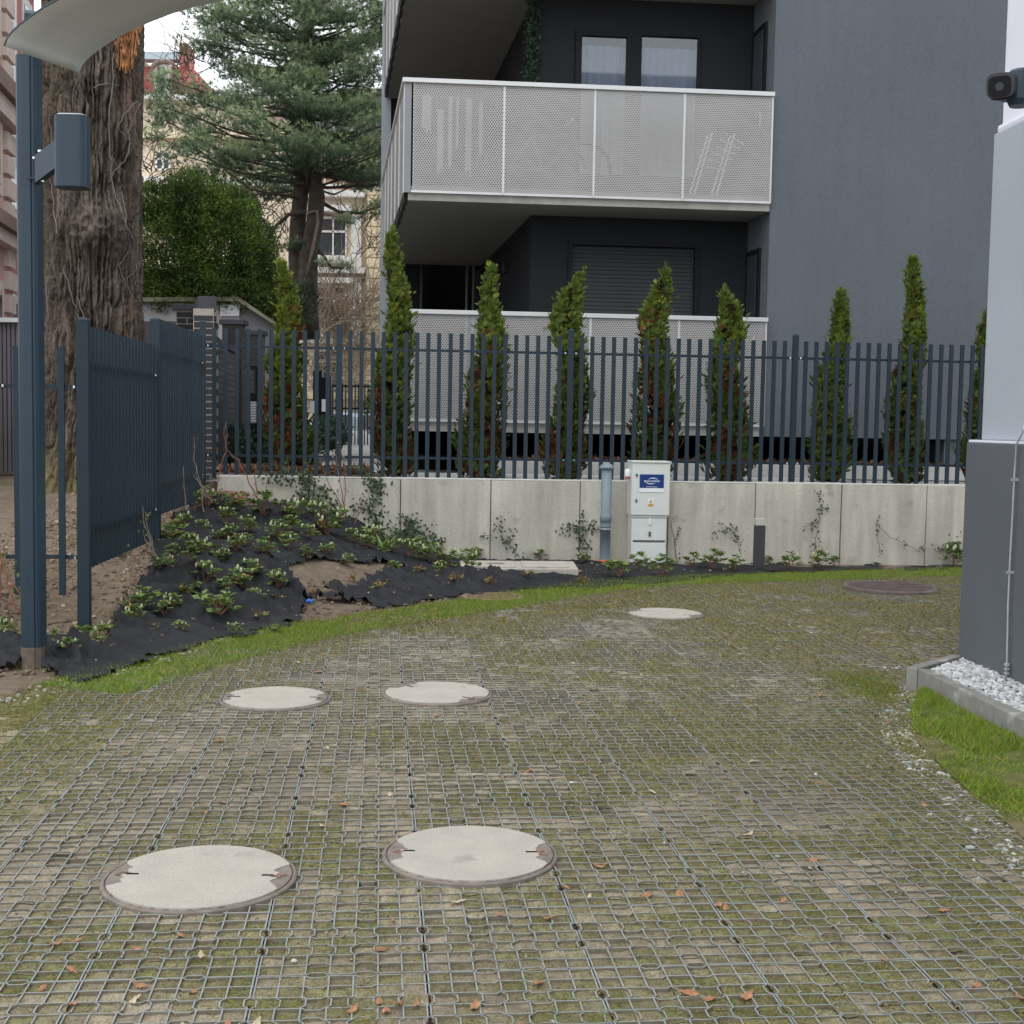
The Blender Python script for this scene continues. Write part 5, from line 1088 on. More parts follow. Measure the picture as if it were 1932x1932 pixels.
ba2 = V(250, 180, 14.9); b2 = math.atan2(ba2.y-yc, ba2.x+4.95) % (2*np.pi); d2 = (TH_-b2+np.pi) % (2*np.pi)-np.pi; Rall += .05*np.exp(-((d2*.6/.3)**2+((ZZ-4.75)/.35)**2))
PT = np.stack([xc+Rall*np.cos(TH_), yc+Rall*np.sin(TH_), ZZ], -1); PT = np.concatenate([PT, PT[:, :1]], 1)
shade = 1.0+.45*(fbm(TH_*6, ZZ*2, 207)-.5)*2; mossy = smooth(1.6, .7, ZZ)*fbm(TH_*5, ZZ*5, 208)
tc_ = np.stack([shade, shade*.98, shade*.94], -1); tc_ = tc_*(1-mossy[..., None])+np.array([1.3, 1.35, .6])*mossy[..., None]
rus = np.exp(-((TH_-(ba+.75))**2)/.03)*(fbm(TH_*9, ZZ*2.2, 209) > .5); tc_ = tc_*(1-.22*rus[..., None])+np.array([1.7, .9, .6])*.22*rus[..., None]
tc_ = np.concatenate([tc_, tc_[:, :1]], 1)
link('trunk', grid_mesh('trunk', PT, 'bark', tc_, smoothf=False), bt)
b = MB(); q0 = V(246, 95, 15.05)
for k in range(170):
    f = random.random(); u1 = 240+random.gauss(0, 9)*(1.1-.5*f); v1 = 45+75*f; a_ = V(u1, v1, 14.80+.10*random.random()+.0012*abs(u1-240)); l_ = random.uniform(.05, .26)
    b.tube([a_-Vector((random.gauss(0, .012)-(u1-240)*.0008, .0, l_*.5)), a_+Vector((random.gauss(0, .03), -.03, l_*.5))], [.004+.010*random.random(), .002], 4)
for k in range(24):
    a_ = V(250+random.gauss(0, 7), 42+random.random()*22, 14.85); b.tube([a_, a_+Vector((.05+.1*random.random(), 0, .08+.10*random.random()))], [.014, .002], 4)
b.build('broken_limb_scar', 'split_wood', bt)
iv = [[(90, 600), (88, 540), (100, 480), (108, 440), (100, 380), (93, 320), (97, 260), (92, 200)], [(215, 100), (213, 160), (205, 220), (207, 290), (212, 350), (230, 400), (250, 450), (258, 500), (240, 530), (248, 560), (275, 590)], [(258, 190), (235, 215), (222, 240), (245, 265), (262, 300)], [(240, 240), (245, 270), (235, 305), (215, 325), (205, 345)], [(265, 195), (240, 250), (258, 285)], [(175, 165), (200, 158), (225, 162)], [(145, 560), (160, 600), (165, 640)], [(120, 500), (135, 560), (150, 600)], [(230, 360), (240, 420), (246, 470), (225, 500), (238, 540)]]
t = empty('dead_ivy', (-4.9, 14.6, 2), 'pale dead ivy stems climbing over the old tree trunk', 'ivy')
for st in iv:
    pts = []
    for u1, v1 in st:
        d = ray(u1, v1); o_ = Vector((0, 0, CAM_H)); dx, dy = d.x, d.y; px_, py_ = -(-4.95), -15.3; rr = .635; a_ = dx*dx+dy*dy; h_ = dx*4.95*1-dy*15.3; 
        bq = 2*(dx*4.95-dy*15.3); cq = 4.95**2+15.3**2-rr*rr; disc = bq*bq-4*a_*cq
        if disc < 0: tt = -bq/(2*a_)
        else: tt = (-bq-math.sqrt(disc))/(2*a_)
        pp_ = o_+d*tt
        if math.hypot(u1-178, (v1-432)) < 75: pp_ -= d.normalized()*.2
        pts.append(pp_)
    fi = []
    for i in range(len(pts)-1):
        for q in range(4): fi.append(pts[i].lerp(pts[i+1], q/4)+Vector((random.gauss(0, .008), 0, random.gauss(0, .006))))
    fi.append(pts[-1]); b = MB(); b.tube(fi, [.0075*(1-.5*i/len(fi)) for i in range(len(fi))], 5); b.build('stem', 'ivy_stem', t)

# ------------------------------------------------------------------ brick boundary wall with piers
bw = empty('brick_wall', (-3.6, 15.3, .9), 'dark clinker brick wall with capped piers behind the corner of the fence', 'wall')
brk = MB(); brk.box(-.118, .118, -.004, .055, 0, .062); brkme = brk.mesh('brick', 'brick_dark')
hb = MB(); hb.box(-.056, .056, -.004, .055, 0, .062); hbme = hb.mesh('brick', 'brick_dark')
def pier(x, y, z0, z1, w=.13, cap=True, bricks=True, mort='mortar'):
    b = MB(); b.obox((x, y), (1, 0), (0, 1), w-.003, w-.003, z0, z1); b.build('pier_core', mort, bw); n = int((z1-z0)/.076)
    if bricks:
        for k in range(n):
            z = z0+.008+k*.076
            if k % 2: link('brick', brkme, bw, (x, y-w+.001, z), (0, 0, 0), (w/.13, 1, 1)); link('brick', hbme, bw, (x+w-.001, y-w*.45, z), (0, 0, R(90)), (w/.13, 1, 1))
            else: link('brick', hbme, bw, (x-w*.5+.006, y-w+.001, z), (0, 0, 0), (w/.13, 1, 1)); link('brick', hbme, bw, (x+w*.5, y-w+.001, z), (0, 0, 0), (w/.13, 1, 1)); link('brick', brkme, bw, (x+w-.001, y, z), (0, 0, R(90)), (w/.13, 1, 1))
    if cap:
        b = MB(); b.box(x-w-.035, x+w+.035, y-w-.035, y+w+.035, z1, z1+.07); b.build('pier_cap', 'cap_grey', bw, bevel=.006)
pier(-3.57, 15.1, .6, 2.80, .12, False)
pier(-4.13, 16.6, .6, 2.90, .14); pier(-4.02, 18.7, .8, 2.88, .14, mort='mortar_dim'); pier(-4.08, 20.5, .85, 2.85, .14, mort='mortar_dim')
A2 = V(373, 560, 15.0); b = MB(); x0_, x1_ = V(373, 575, 15.0).x, V(408, 575, 15.0).x; zc0, zc1 = V(390, 587, 15.0).z, V(390, 559, 15.0).z
sk = Vector((-1.0, 3.4, 0)); q = [Vector((x0_, 15.0, 0)), Vector((x1_, 15.0, 0)), Vector((x1_, 15.0, 0))+sk, Vector((x0_, 15.0, 0))+sk]
b.hexa([(p.x, p.y, zc0) for p in q]+[(p.x, p.y, zc1) for p in q]); b.build('coping', 'cap_grey', bw, bevel=.006)
b = MB(); q = [Vector((-3.68, 15.23, 0)), Vector((-3.50, 15.23, 0)), Vector((-3.50, 15.23, 0))+sk*.93, Vector((-3.68, 15.23, 0))+sk*.93]; b.hexa([(p.x, p.y, .6) for p in q]+[(p.x, p.y, zc0-.002) for p in q]); b.build('side_face', 'brick_brown', bw)
# receding wall in courses
def wallrun(pa, pb, z0, z1, nb):
    pa = Vector(pa); pb = Vector(pb); d = (pb-pa); L = d.length; d.normalize(); a = math.atan2(d.y, d.x); nr = Vector((d.y, -d.x, 0))
    b = MB(); b.obox((pa+pb)/2, d, nr, L/2, .05, z0, z1); b.build('wall_core', 'mortar_dim', bw)
    nz_ = int((z1-z0)/.076); n = int(L/.25)
    for k in range(nz_):
        for i in range(n):
            p = pa+d*((i+.5+.5*(k % 2))*.25)+nr*.052
            if (i+1+.5*(k % 2))*.25 > L: continue
            link('brick', brkme, bw, (p.x, p.y, z0+.006+k*.076), (0, 0, a))
    b = MB(); b.obox((pa+pb)/2, d, nr, L/2, .09, z1, z1+.06); b.build('coping', 'cap_grey', bw)
wallrun((-3.60, 15.4, 0), (-4.0, 18.5, 0), .85, 2.45, 0); wallrun((-4.02, 18.9, 0), (-4.07, 20.3, 0), .85, 2.35, 0)
# louvred bollard light in front of it
def louvre_bollard(u1, vtop, Y, label, w=.09, lit=True):
    p = V(u1, 800, Y); zt = V(u1, vtop, Y).z; t = empty('bollard', (p.x, p.y, .9), label, 'bollard light'); b = MB(); b.lathe((p.x, p.y, .88), [(w, 0), (w, zt-1.28)], 16); b.build('shaft', 'black_paint', t)
    b = MB(); b.lathe((p.x, p.y, zt-.40), [(w*.8, 0), (w*.8, .29)], 16); b.build('diffuser', 'sign_white', t)
    for k in range(8):
        b = MB(); b.lathe((p.x, p.y, zt-.39+k*.035), [(w*.8, 0), (w, .003), (w, .009), (w*.8, .014)], 16); b.build('louvre', 'garage_grey', t)
    b = MB(); b.lathe((p.x, p.y, zt-.11), [(w, 0), (w, .11)], 16); b.build('head', 'black_paint', t)
louvre_bollard(475, 742, 17.6, 'black bollard light with pale louvres before the brick wall', .075)
# evergreen ground cover along the brick wall and the path
def blob_foliage(name, label, cat, ells, n, size, c0, c1, elong=.5, up=.3, mn='leaf', trunk=None, clumps=0, group=None):
    base = ells[0][0]; t = empty(name, (base[0], base[1], .88), label, cat, group); vol = np.array([q[1][0]*q[1][1]*q[1][2] for q in ells])**.75; k = rng.choice(len(ells), n, p=vol/vol.sum())
    C = np.array([q[0] for q in ells])[k]; Rr_ = np.array([q[1] for q in ells])[k]; d = unit(rng.normal(size=(n, 3))); r = rng.random(n)**(1/3.6)
    lump = .78+.5*vnoise(d[:, 0]*3.2+k*5, d[:, 1]*3.2+d[:, 2]*3.1, 301); P = C+d*Rr_*(r*lump)[:, None]
    D = d*.8+rng.normal(size=(n, 3))*.6; D[:, 2] += up; w = np.clip(.55*rng.random(n)+.75*(vnoise(P[:, 0]*4.1, P[:, 2]*4.1+P[:, 1]*3.3, 302)-.25), 0, 1)
    link('crown', tri_mesh('crown', leaves(P, D, size*(.6+.8*rng.random(n)), size*elong, None, .05), 4, mn, cmix(c0, c1, w)), t); return t
def at(u1, v1, Y): p = V(u1, v1, Y); return (p.x, p.y, p.z)
blob_foliage('ground_cover', 'dark evergreen ground cover along the foot of the brick wall', 'shrub', [(at(425, 845, 17.4), (.35, .5, .28)), (at(450, 845, 17.6), (.3, .5, .26)), (at(495, 848, 17.6), (.3, .6, .28)), (at(515, 845, 17.9), (.25, .5, .3))], 3200, .07, (.015, .035, .02), (.09, .15, .09), .6)
blob_foliage('ground_cover', 'evergreen shrub beside the path left of the gate', 'shrub', [(at(605, 822, 20.5), (.28, .8, .25)), (at(625, 818, 21), (.28, .8, .25))], 2400, .07, (.015, .035, .02), (.10, .17, .11), .6)
# ------------------------------------------------------------------ garage with low gable
gg = empty('garage', (-7, 24.5, 1), 'white garage row with a low sloping roof behind the brick wall', 'garage')
zg = V(440, 566, 24).z
def ext(poly, y0, y1, name, m):   # polygon in x,z extruded along depth
    b = MB(); n = len(poly); b.v += [(x, y0, z) for x, z in poly]+[(x+(-.14)*(y1-y0), y1, z) for x, z in poly]; b.f.append(tuple(range(n))); b.f.append(tuple(range(n, 2*n))[::-1])
    for k in range(n): b.f.append((k, n+k, n+(k+1) % n, (k+1) % n))
    b.m += [0]*len(b.f); return b.build(name, m, gg)
def XZ(u1, v1, Y=24.0): p = V(u1, v1, Y); return (p.x, p.z)
ext([XZ(-250, 1000), XZ(452, 900), XZ(452, 570), XZ(-250, 575)], 24, 30, 'front_wall', 'garage_white')
ext([XZ(452.5, 900), XZ(540, 900), XZ(540, 628), XZ(452.5, 572)], 24.02, 30, 'gable_wall', 'garage_grey')
ext([XZ(-260, 575), XZ(452, 569.5), XZ(545, 630), XZ(545, 624), XZ(454, 562), XZ(-260, 566)], 23.8, 30, 'roof_edge', 'roof_edge')
for (a_, c_) in ((-40, 60), (270, 338)): ext([XZ(a_, 900, 23.9), XZ(c_, 900, 23.9), XZ(c_, 606, 23.9), XZ(a_, 606, 23.9)], 23.9, 23.98, 'garage_door', 'corrugated')
ext([XZ(415, 596, 23.9), XZ(451, 596, 23.9), XZ(451, 575, 23.9), XZ(415, 575, 23.9)], 23.92, 23.98, 'fascia_panel', 'sign_white')
# ribbed dark shed wall at far left
sh = empty('bin_shelter', (-8, 17.5, .8), 'grey ribbed metal shelter seen at the left picture edge', 'shelter')
for k in range(22):
    b = MB(); x = V(-60, 700, 18).x+k*.06; b.box(x, x+.045, 18, 18.05, .75, V(0, 612, 18).z); b.build('rib_panel', 'corrugated', sh)
b = MB(); b.box(V(-60, 700, 18).x, V(-60, 700, 18).x+1.33, 18.05, 18.2, .75, V(0, 609, 18).z); b.build('back_panel', 'garage_grey', sh)
b = MB(); b.box(V(-60, 700, 18).x-.1, V(-60, 700, 18).x+1.4, 17.9, 18.3, V(0, 609, 18).z+.005, V(0, 600, 18).z); b.build('roof', 'garage_white', sh)

def car(x, y, z, ang, body, label, s=1.0):
    t = empty('parked_car', (x, y, z), label, 'car'); M = Matrix.Translation((x, y, z))@Matrix.Rotation(ang, 4, 'Z')@Matrix.Scale(s, 4)
    prof = [(-2.1, .35), (-2.15, .6), (-2.05, .85), (-1.5, .92), (-1.15, 1.38), (-.8, 1.46), (.5, 1.46), (1.0, 1.36), (1.65, .95), (2.05, .88), (2.15, .6), (2.1, .35)]
    b = MB(); n = len(prof)
    for sy in (-1, 1):
        b.v += [tuple(M@Vector((px_, sy*(.85 if pz < 1 else .66), pz))) for px_, pz in prof]
    b.f += [tuple(range(n)), tuple(range(n, 2*n))[::-1]]+[(k, n+k, n+(k+1) % n, (k+1) % n) for k in range(n)]; b.m = [0]*len(b.f); b.build('body', body, t)
    for sy in (-1, 1):
        for a_, c_ in (((-1.28, .97), (-.98, 1.36)), ((.02, .97), (.02, 1.38))):
            b = MB(); P_ = [(a_[0], sy*.84, a_[1]), (a_[0]+1.15, sy*.84, .97), (a_[0]+1.05, sy*.69, 1.37), (c_[0]+.05, sy*.69, 1.37)]; b.quad(*[M@Vector((p[0], p[1]*1.01, p[2])) for p in P_]); b.build('side_window', 'glass_dark', t)
    for P_ in ([(-1.52, -.7, .95), (-1.52, .7, .95), (-1.17, .6, 1.37), (-1.17, -.6, 1.37)], [(1.62, -.7, .98), (1.62, .7, .98), (1.03, .6, 1.36), (1.03, -.6, 1.36)]):
        b = MB(); b.quad(*[M@Vector((p[0]*1.012, p[1], p[2]*1.01)) for p in P_]); b.build('windscreen', 'glass_dark', t)
    for wx in (-1.3, 1.35):
        for wy in (-.8, .8):
            b = MB(); rr = [Vector((wx+.32*math.cos(a_*math.pi/8), wy, .32+.32*math.sin(a_*math.pi/8))) for a_ in range(16)]; b.v += [tuple(M@p) for p in rr]+[tuple(M@(p+Vector((0, .18 if wy > 0 else -.18, 0))*.5)) for p in rr]
            b.f += [tuple(range(16)), tuple(range(16, 32))[::-1]]+[(k, (k+1) % 16, 16+(k+1) % 16, 16+k) for k in range(16)]; b.m = [0]*len(b.f); b.build('wheel', 'tyre', t)
    for wy in (-.6, .6):
        b = MB(); b.quad(*[M@Vector(p) for p in ((2.165, wy-.15, .62), (2.165, wy+.15, .62), (2.10, wy+.15, .76), (2.10, wy-.15, .76))]); b.build('headlight', 'sign_white', t)
car(-4.6, 38.2, .33, R(8), 'silver_car', 'silver blue parked car glimpsed at the end of the path')
car(-8.0, 16.6, .62, R(95), 'burgundy', 'burgundy parked car glimpsed behind the left fence')
# gate at the end of the path
gt = empty('metal_gate', (-3.2, 27, 1), 'black steel gate with bars at the end of the path', 'gate')
for (ua, vb_) in ((600, 700), (617, 712)):
    p = V(ua, 780, 26); b = MB(); b.box(p.x-.09, p.x+.09, p.y-.09, p.y+.09, .9, V(ua, vb_, 26).z); b.build('gate_post', 'black_paint', gt)
for ub_ in list(range(628, 722, 6)):
    p = V(ub_, 780, 27); b = MB(); b.box(p.x-.012, p.x+.012, p.y-.012, p.y+.012, 1.0, V(ub_, 724, 27).z); b.build('bar', 'black_paint', gt)
for vv in (728, 770):
    a_, c_ = V(620, vv, 27), V(724, vv, 27); b = MB(); b.box(a_.x, c_.x, 26.98, 27.02, a_.z-.02, a_.z+.02); b.build('rail', 'black_paint', gt)
for (ua, va) in ((590, 768), (612, 765)):
    p = V(ua, va, 25.7); b = MB(); b.box(p.x-.05, p.x+.05, p.y-.02, p.y+.02, p.z-.12, p.z+.12); b.build('letter_plate', 'sign_white', gt)

# ------------------------------------------------------------------ old town houses behind
def house(name, label, loc): return empty(name, loc, label, 'building')
def slab_uv(root, name, m, Y, u0, u1, v0, v1, dep=.3, bevel=0, parent=None):
    a_ = V(u0, v1, Y); c_ = V(u1, v0, Y); b = MB(); b.box(a_.x, c_.x, Y-dep, Y+.02, a_.z, c_.z); return b.build(name, m, parent or root, bevel=bevel)
def window(root, Y, u0, u1, v0, v1, cross=.33, mull=.5, low=None, surround=True, wood=None):
    w = slab_uv(root, 'window', 'frame_dark', Y, u0, u1, v0, v1, -.12); W_ = u1-u0; H_ = v1-v0; slab_uv(root, 'pane', 'glass_dark', Y, u0+1, u1-1, v0+1, v1-1, .03, parent=w)
    fr = 3.2
    for (a_, c_, d_, f_) in ((u0, u0+fr, v0, v1), (u1-fr, u1, v0, v1), (u0, u1, v0, v0+fr), (u0, u1, v1-fr, v1), (u0, u1, v0+H_*cross-1.4, v0+H_*cross+1.4), (u0+W_*mull-1.6, u0+W_*mull+1.6, v0, v1)):
        slab_uv(root, 'frame', 'trim_white', Y, a_, c_, d_, f_, .09, parent=w)
    if wood: slab_uv(root, 'board', 'facade_brick', Y, *wood, .06, parent=w)
    return w
YB = 40.0
hb_ = house('town_house', 'weathered cream stone town house with white framed windows and grey roof', (-5.5, YB, 1))
b = MB(); a_, c_ = V(556, 900, YB), V(800, 182, YB); b.box(a_.x, c_.x, YB, YB+10, .5, c_.z); b.build('wall', 'facade_cream', hb_)
b = MB(); b.box(V(690, 900, YB).x, V(800, 900, YB).x, YB-.25, YB-.01, .5, V(700, 260, YB).z); b.build('corner_pier', 'facade_stone', hb_)
z = .9; k = 0; zt_ = V(700, 262, YB).z
while z < zt_:
    b = MB(); b.box(V(691, 900, YB).x, V(800, 900, YB).x, YB-.30, YB-.255, z, z+.27); b.build('stone_course', 'facade_stone', hb_); z += .31
slab_uv(hb_, 'roof_slope', 'roof_grey', YB, 556, 800, 184, 258, .35); slab_uv(hb_, 'roof_edge', 'roof_edge', YB, 640, 800, 178, 184, .6)
slab_uv(hb_, 'pilaster', 'trim_white', YB, 664, 683, 480, 640, .18); slab_uv(hb_, 'pilaster', 'trim_white', YB, 664, 683, 400, 478, .18); slab_uv(hb_, 'string_course', 'trim_white', YB, 556, 690, 508, 516, .4); slab_uv(hb_, 'string_course', 'trim_white', YB, 556, 690, 640, 648, .35); slab_uv(hb_, 'string_course', 'facade_cornice', YB, 556, 690, 516, 522, .2)
slab_uv(hb_, 'lintel', 'trim_white', YB, 584, 664, 392, 402, .45); slab_uv(hb_, 'sill', 'trim_white', YB, 584, 664, 487, 497, .35); slab_uv(hb_, 'lintel', 'trim_white', YB, 590, 668, 526, 535, .35); slab_uv(hb_, 'sill', 'trim_white', YB, 592, 664, 600, 606, .3)
slab_uv(hb_, 'brick_field', 'facade_brick', YB, 596, 660, 286, 362, .05); slab_uv(hb_, 'string_course', 'trim_white', YB, 556, 690, 362, 372, .3)
window(hb_, YB, 590, 655, 410, 486, .36, .60); window(hb_, YB, 598, 654, 540, 600, .38, .58, wood=(632, 652, 565, 598)); window(hb_, YB, 612, 650, 300, 352, .3, .5); window(hb_, YB, 590, 650, 660, 735, .3, .5)
slab_uv(hb_, 'ground_floor_course', 'facade_stone', YB, 556, 690, 742, 752, .3)
for k in range(7): slab_uv(hb_, 'stone_course', 'facade_stone', YB, 556, 690, 652+k*13, 663+k*13, .12) if k > 6 else None
YR = 55.0
hr = house('town_house', 'town house with red mansard roof and white dormers beyond the pine', (-16, YR, 1))
b = MB(); a_, c_ = V(200, 900, YR), V(560, 186, YR); b.box(a_.x, c_.x, YR, YR+8, .5, c_.z); b.build('wall', 'facade_cream', hr)
b = MB(); a_, c_ = V(180, 186, YR), V(358, 116, YR); b.hexa([(a_.x, YR-.1, a_.z), (c_.x, YR-.1, a_.z), (c_.x, YR+6, a_.z), (a_.x, YR+6, a_.z), (a_.x, YR+.8, c_.z), (c_.x-.1, YR+.8, c_.z), (c_.x-.1, YR+5, c_.z), (a_.x, YR+5, c_.z)]); b.build('mansard_roof', 'roof_red', hr)
slab_uv(hr, 'parapet', 'roof_zinc', YR+.6, 180, 356, 106, 117, .6); slab_uv(hr, 'fire_wall', 'roof_red', YR+1, 352, 367, 97, 190, 1.2); slab_uv(hr, 'eaves', 'trim_white', YR, 200, 372, 184, 192, .5); slab_uv(hr, 'chimney', 'facade_rose', YR+2, 354, 362, 92, 130, .8)
for (ua, uc) in ((255, 262), (300, 321)):
    dm = slab_uv(hr, 'dormer', 'trim_white', YR, ua-3 if ua > 260 else 240, uc+3, 126, 184, .5); slab_uv(hr, 'pane', 'glass_dark', YR, ua+4, uc-4, 133, 180, .56, parent=dm)
    b = MB(); cxx = V((ua+uc)/2, 127, YR-.5); b.tube([(cxx.x-.5, YR-.6, cxx.z-.02), (cxx.x-.3, YR-.6, cxx.z+.16), (cxx.x, YR-.6, cxx.z+.22), (cxx.x+.3, YR-.6, cxx.z+.16), (cxx.x+.5, YR-.6, cxx.z-.02)], .09, 6); b.build('dormer_hood', 'facade_cornice', hr)
for (ua, uc, va, vc) in ((294, 322, 286, 322), (294, 324, 372, 420), (352, 378, 230, 290), (440, 470, 290, 322), (500, 530, 290, 330), (348, 372, 372, 415)): window(hr, YR, ua, uc, va, vc, .4, .5)
slab_uv(hr, 'string_course', 'trim_white', YR, 200, 560, 340, 347, .3); slab_uv(hr, 'string_course', 'facade_stone', YR, 200, 560, 255, 261, .3)
# pink facade receding at the left edge
hp = house('town_house', 'pink stucco town house with dark cornices at the left picture edge', (-9, 22, 1))
pd = Vector((-.16, 1, 0)).normalized(); pn_ = Vector((1, .16, 0)).normalized(); p00 = Vector((V(-10, 500, 20).x, 20, 0))
zz = lambda v, Y=24: V(20, v, Y).z
def pbox(name, m, t0, t1, out, z0, z1, inn=.5, par=None):
    q = [p00+pd*t0+pn_*out, p00+pd*t1+pn_*out, p00+pd*t1-pn_*inn, p00+pd*t0-pn_*inn]; b = MB(); b.hexa([(p.x, p.y, z0) for p in q][::-1]+[(p.x, p.y, z1) for p in q][::-1]); return b.build(name, m, par or hp)
pbox('wall', 'facade_pink', -3, 1.2, 0, .8, 13, 6); pbox('cornice', 'facade_cornice', -3, 1.35, .30, 6.35, 6.6); pbox('cornice', 'facade_trim', -3, 1.3, .2, 6.05, 6.34); pbox('cornice', 'facade_cornice', -3, 1.35, .3, 4.35, 4.55); pbox('cornice', 'facade_trim', -3, 1.3, .2, 4.15, 4.34); pbox('cornice', 'facade_trim', -3, 1.3, .25, 9.6, 9.9)
pbox('end_wall', 'facade_rose', 1.22, 4.4, -.25, .8, 9.2, 6)
pbox('roof', 'roof_zinc', 1.25, 4.5, -.1, 9.21, 9.5, 6)
for k in range(26):
    pbox('quoin', 'facade_trim', 0.6, 1.21 if k % 2 else 1.1, .08, 1.0+k*.36, 1.0+k*.36+.28, 0)
for t0 in (-2.4, -.9, 2.0, 3.3):
    for (z0, z1) in ((1.8, 3.6), (4.9, 6.9 if t0 > 1.5 else 6.0), (7.0, 8.9)):
        if t0 > 1.5: w = pbox('window', 'trim_white', t0, t0+.8, -.22, z0, z1, .4); pbox('pane', 'glass_dark', t0+.12, t0+.68, -.21, z0+.15, z1-.15, .3, w)
        else: w = pbox('window', 'facade_trim', t0, t0+1.2, .07, z0, z1, 0); pbox('pane', 'glass_dark', t0+.18, t0+1.02, .08, z0+.15, z1-.15, 0, w)

# ------------------------------------------------------------------ pine
def pine():
    Y0 = 28.0; t = empty('pine_tree', tuple(V(578, 590, Y0)), 'tall twin stemmed pine with long layered needle branches', 'tree'); b = MB()
    s1 = [V(u1, v1, Y0) for u1, v1 in ((570, 640), (563, 560), (560, 480), (562, 420), (570, 340), (575, 270), (578, 200), (580, 100), (584, 0), (590, -140), (592, -300))]
    b.tube(s1, [.24, .2, .18, .17, .16, .15, .14, .12, .10, .07, .02], 12); b.build('trunk', 'pine_bark', t, smooth=True)
    b = MB(); s2 = [V(u1, v1, Y0-.15) for u1, v1 in ((583, 640), (580, 560), (582, 480), (594, 420), (598, 370), (590, 310), (583, 280))]; b.tube(s2, [.24, .22, .20, .18, .17, .14, .1], 12); b.build('trunk', 'pine_bark', t, smooth=True)
    b = MB(); b.tube([V(u1, v1, Y0-.35) for u1, v1 in ((580, 402), (598, 398), (600, 420), (590, 470), (578, 520))], [.03, .035, .035, .035, .02], 8); b.build('broken_branch', 'twig_pale', t, smooth=True)
    rows = [(322, 330, 735), (300, 318, 742), (275, 300, 728), (250, 305, 745), (225, 318, 735), (200, 345, 700), (175, 385, 705), (150, 395, 690), (122, 400, 660), (95, 390, 720), (65, 400, 728), (35, 412, 735), (5, 425, 745), (-30, 420, 740), (-70, 430, 720), (-115, 450, 700), (-160, 480, 690), (-210, 510, 670), (-260, 540, 640)]
    Q = []; C = []; bb = MB(); tw = MB(); pads = []
    rs = random.Random(5)
    for (v, ul, ur) in rows:
        c = V(578, v, Y0); L_ = (578-ul)/FPX*Y0; R_ = (ur-578)/FPX*Y0; nb = 12 if v > -80 else 8
        for k in range(nb):
            a = 6.283*(k+rs.random()*.8)/nb; lim = (R_ if math.cos(a) > 0 else L_); lim = lim*abs(math.cos(a))+(.5*(L_+R_))*.8*abs(math.sin(a)); rad = lim*(.35+.62*rs.random()) if rs.random() < .55 else lim*(.85+.18*rs.random())
            e = Vector((c.x+rad*math.cos(a), c.y+rad*math.sin(a)*.9, c.z+.05+.10*rad*rs.random()-.05*rad))
            o_ = Vector((c.x, c.y, c.z-.13*rad-.05+rs.gauss(0, .22))); e.z += rs.gauss(0, .13); m_ = o_.lerp(e, .5)+Vector((0, 0, -.12*rad*rs.random()))
            bb.tube([o_, m_, e], [.032, .022, .009], 5, cap=False); pads.append((e, .30+.20*rs.random(), a))
            if rad > .6 and rs.random() < .8: pads.append((m_.lerp(e, .5)+Vector((rs.gauss(0, .12), rs.gauss(0, .12), .05)), .30+.12*rs.random(), a))
    ex = [(540, 335, .9), (565, 318, .9), (600, 320, .9), (630, 325, .9), (500, 332, .8), (460, 335, .8), (660, 330, .8), (580, 300, .9), (420, 328, .8), (385, 322, .7), (700, 335, .6), (690, 400, 1.0), (650, 415, .55), (720, 385, .5), (640, 505, .7), (600, 498, .5), (560, 460, .5), (545, 468, .4), (480, 345, .6), (450, 355, .5), (700, 80, .7), (715, 110, .5), (425, 100, .4)]
    for (u1, v1, s) in ex: pads.append((V(u1, v1, Y0-.2), .26*s+.1, 0 if u1 > 578 else 3.14)); 
    bb.tube([V(u1, v1, Y0) for u1, v1 in ((598, 360), (612, 385), (640, 400), (680, 402), (720, 388))], [.05, .045, .035, .03, .012], 6)
    bb.tube([V(u1, v1, Y0-.1) for u1, v1 in ((590, 440), (595, 465), (612, 485), (625, 505), (650, 505))], [.05, .045, .035, .03, .012], 6)
    for st in (((575, 345), (530, 343), (490, 338), (440, 325)), ((572, 330), (530, 320), (480, 330), (445, 342)), ((590, 330), (640, 335), (690, 350)), ((575, 400), (545, 405), (510, 435), (495, 470)), ((590, 320), (620, 310), (640, 290))):
        bb.tube([V(u1, v1, Y0-.3) for u1, v1 in st], [.05]+[.035]*(len(st)-2)+[.012], 6)
    bb.build('branches', 'pine_bark', t)
    for (e, r, a) in pads:
        n = int(74*(r/.4)**2)+12; d = rng.normal(size=(n, 3)); d = unit(d)*(rng.random((n, 1))**(1/2.2)); P = np.array(e)+d*np.array([r*1.2, r*1.2, r*.62]); n2 = n*12
        tipdir = unit(rng.normal(size=(n, 3))*.5+np.array([math.cos(a)*.6, math.sin(a)*.5, .75])); PP = np.repeat(P, 12, 0); DD = unit(np.repeat(tipdir, 12, 0)+rng.normal(size=(n2, 3))*.55); l = .085+.06*rng.random(n2)
        Q.append(blades(PP, DD, l, np.full(n2, .0105))); w = np.clip(.35+.9*(d[:, 2])+.5*(rng.random(n)-.5), 0, 1); br = .75+.5*rng.random(); C.append(np.repeat(cmix((.085, .145, .085), (.46, .58, .33), w)*br, 12, 0))  # needles paler at the pad tops, highlights put into their colour
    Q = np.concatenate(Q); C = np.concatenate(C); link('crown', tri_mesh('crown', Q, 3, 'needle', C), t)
    return len(Q)
npine = pine()
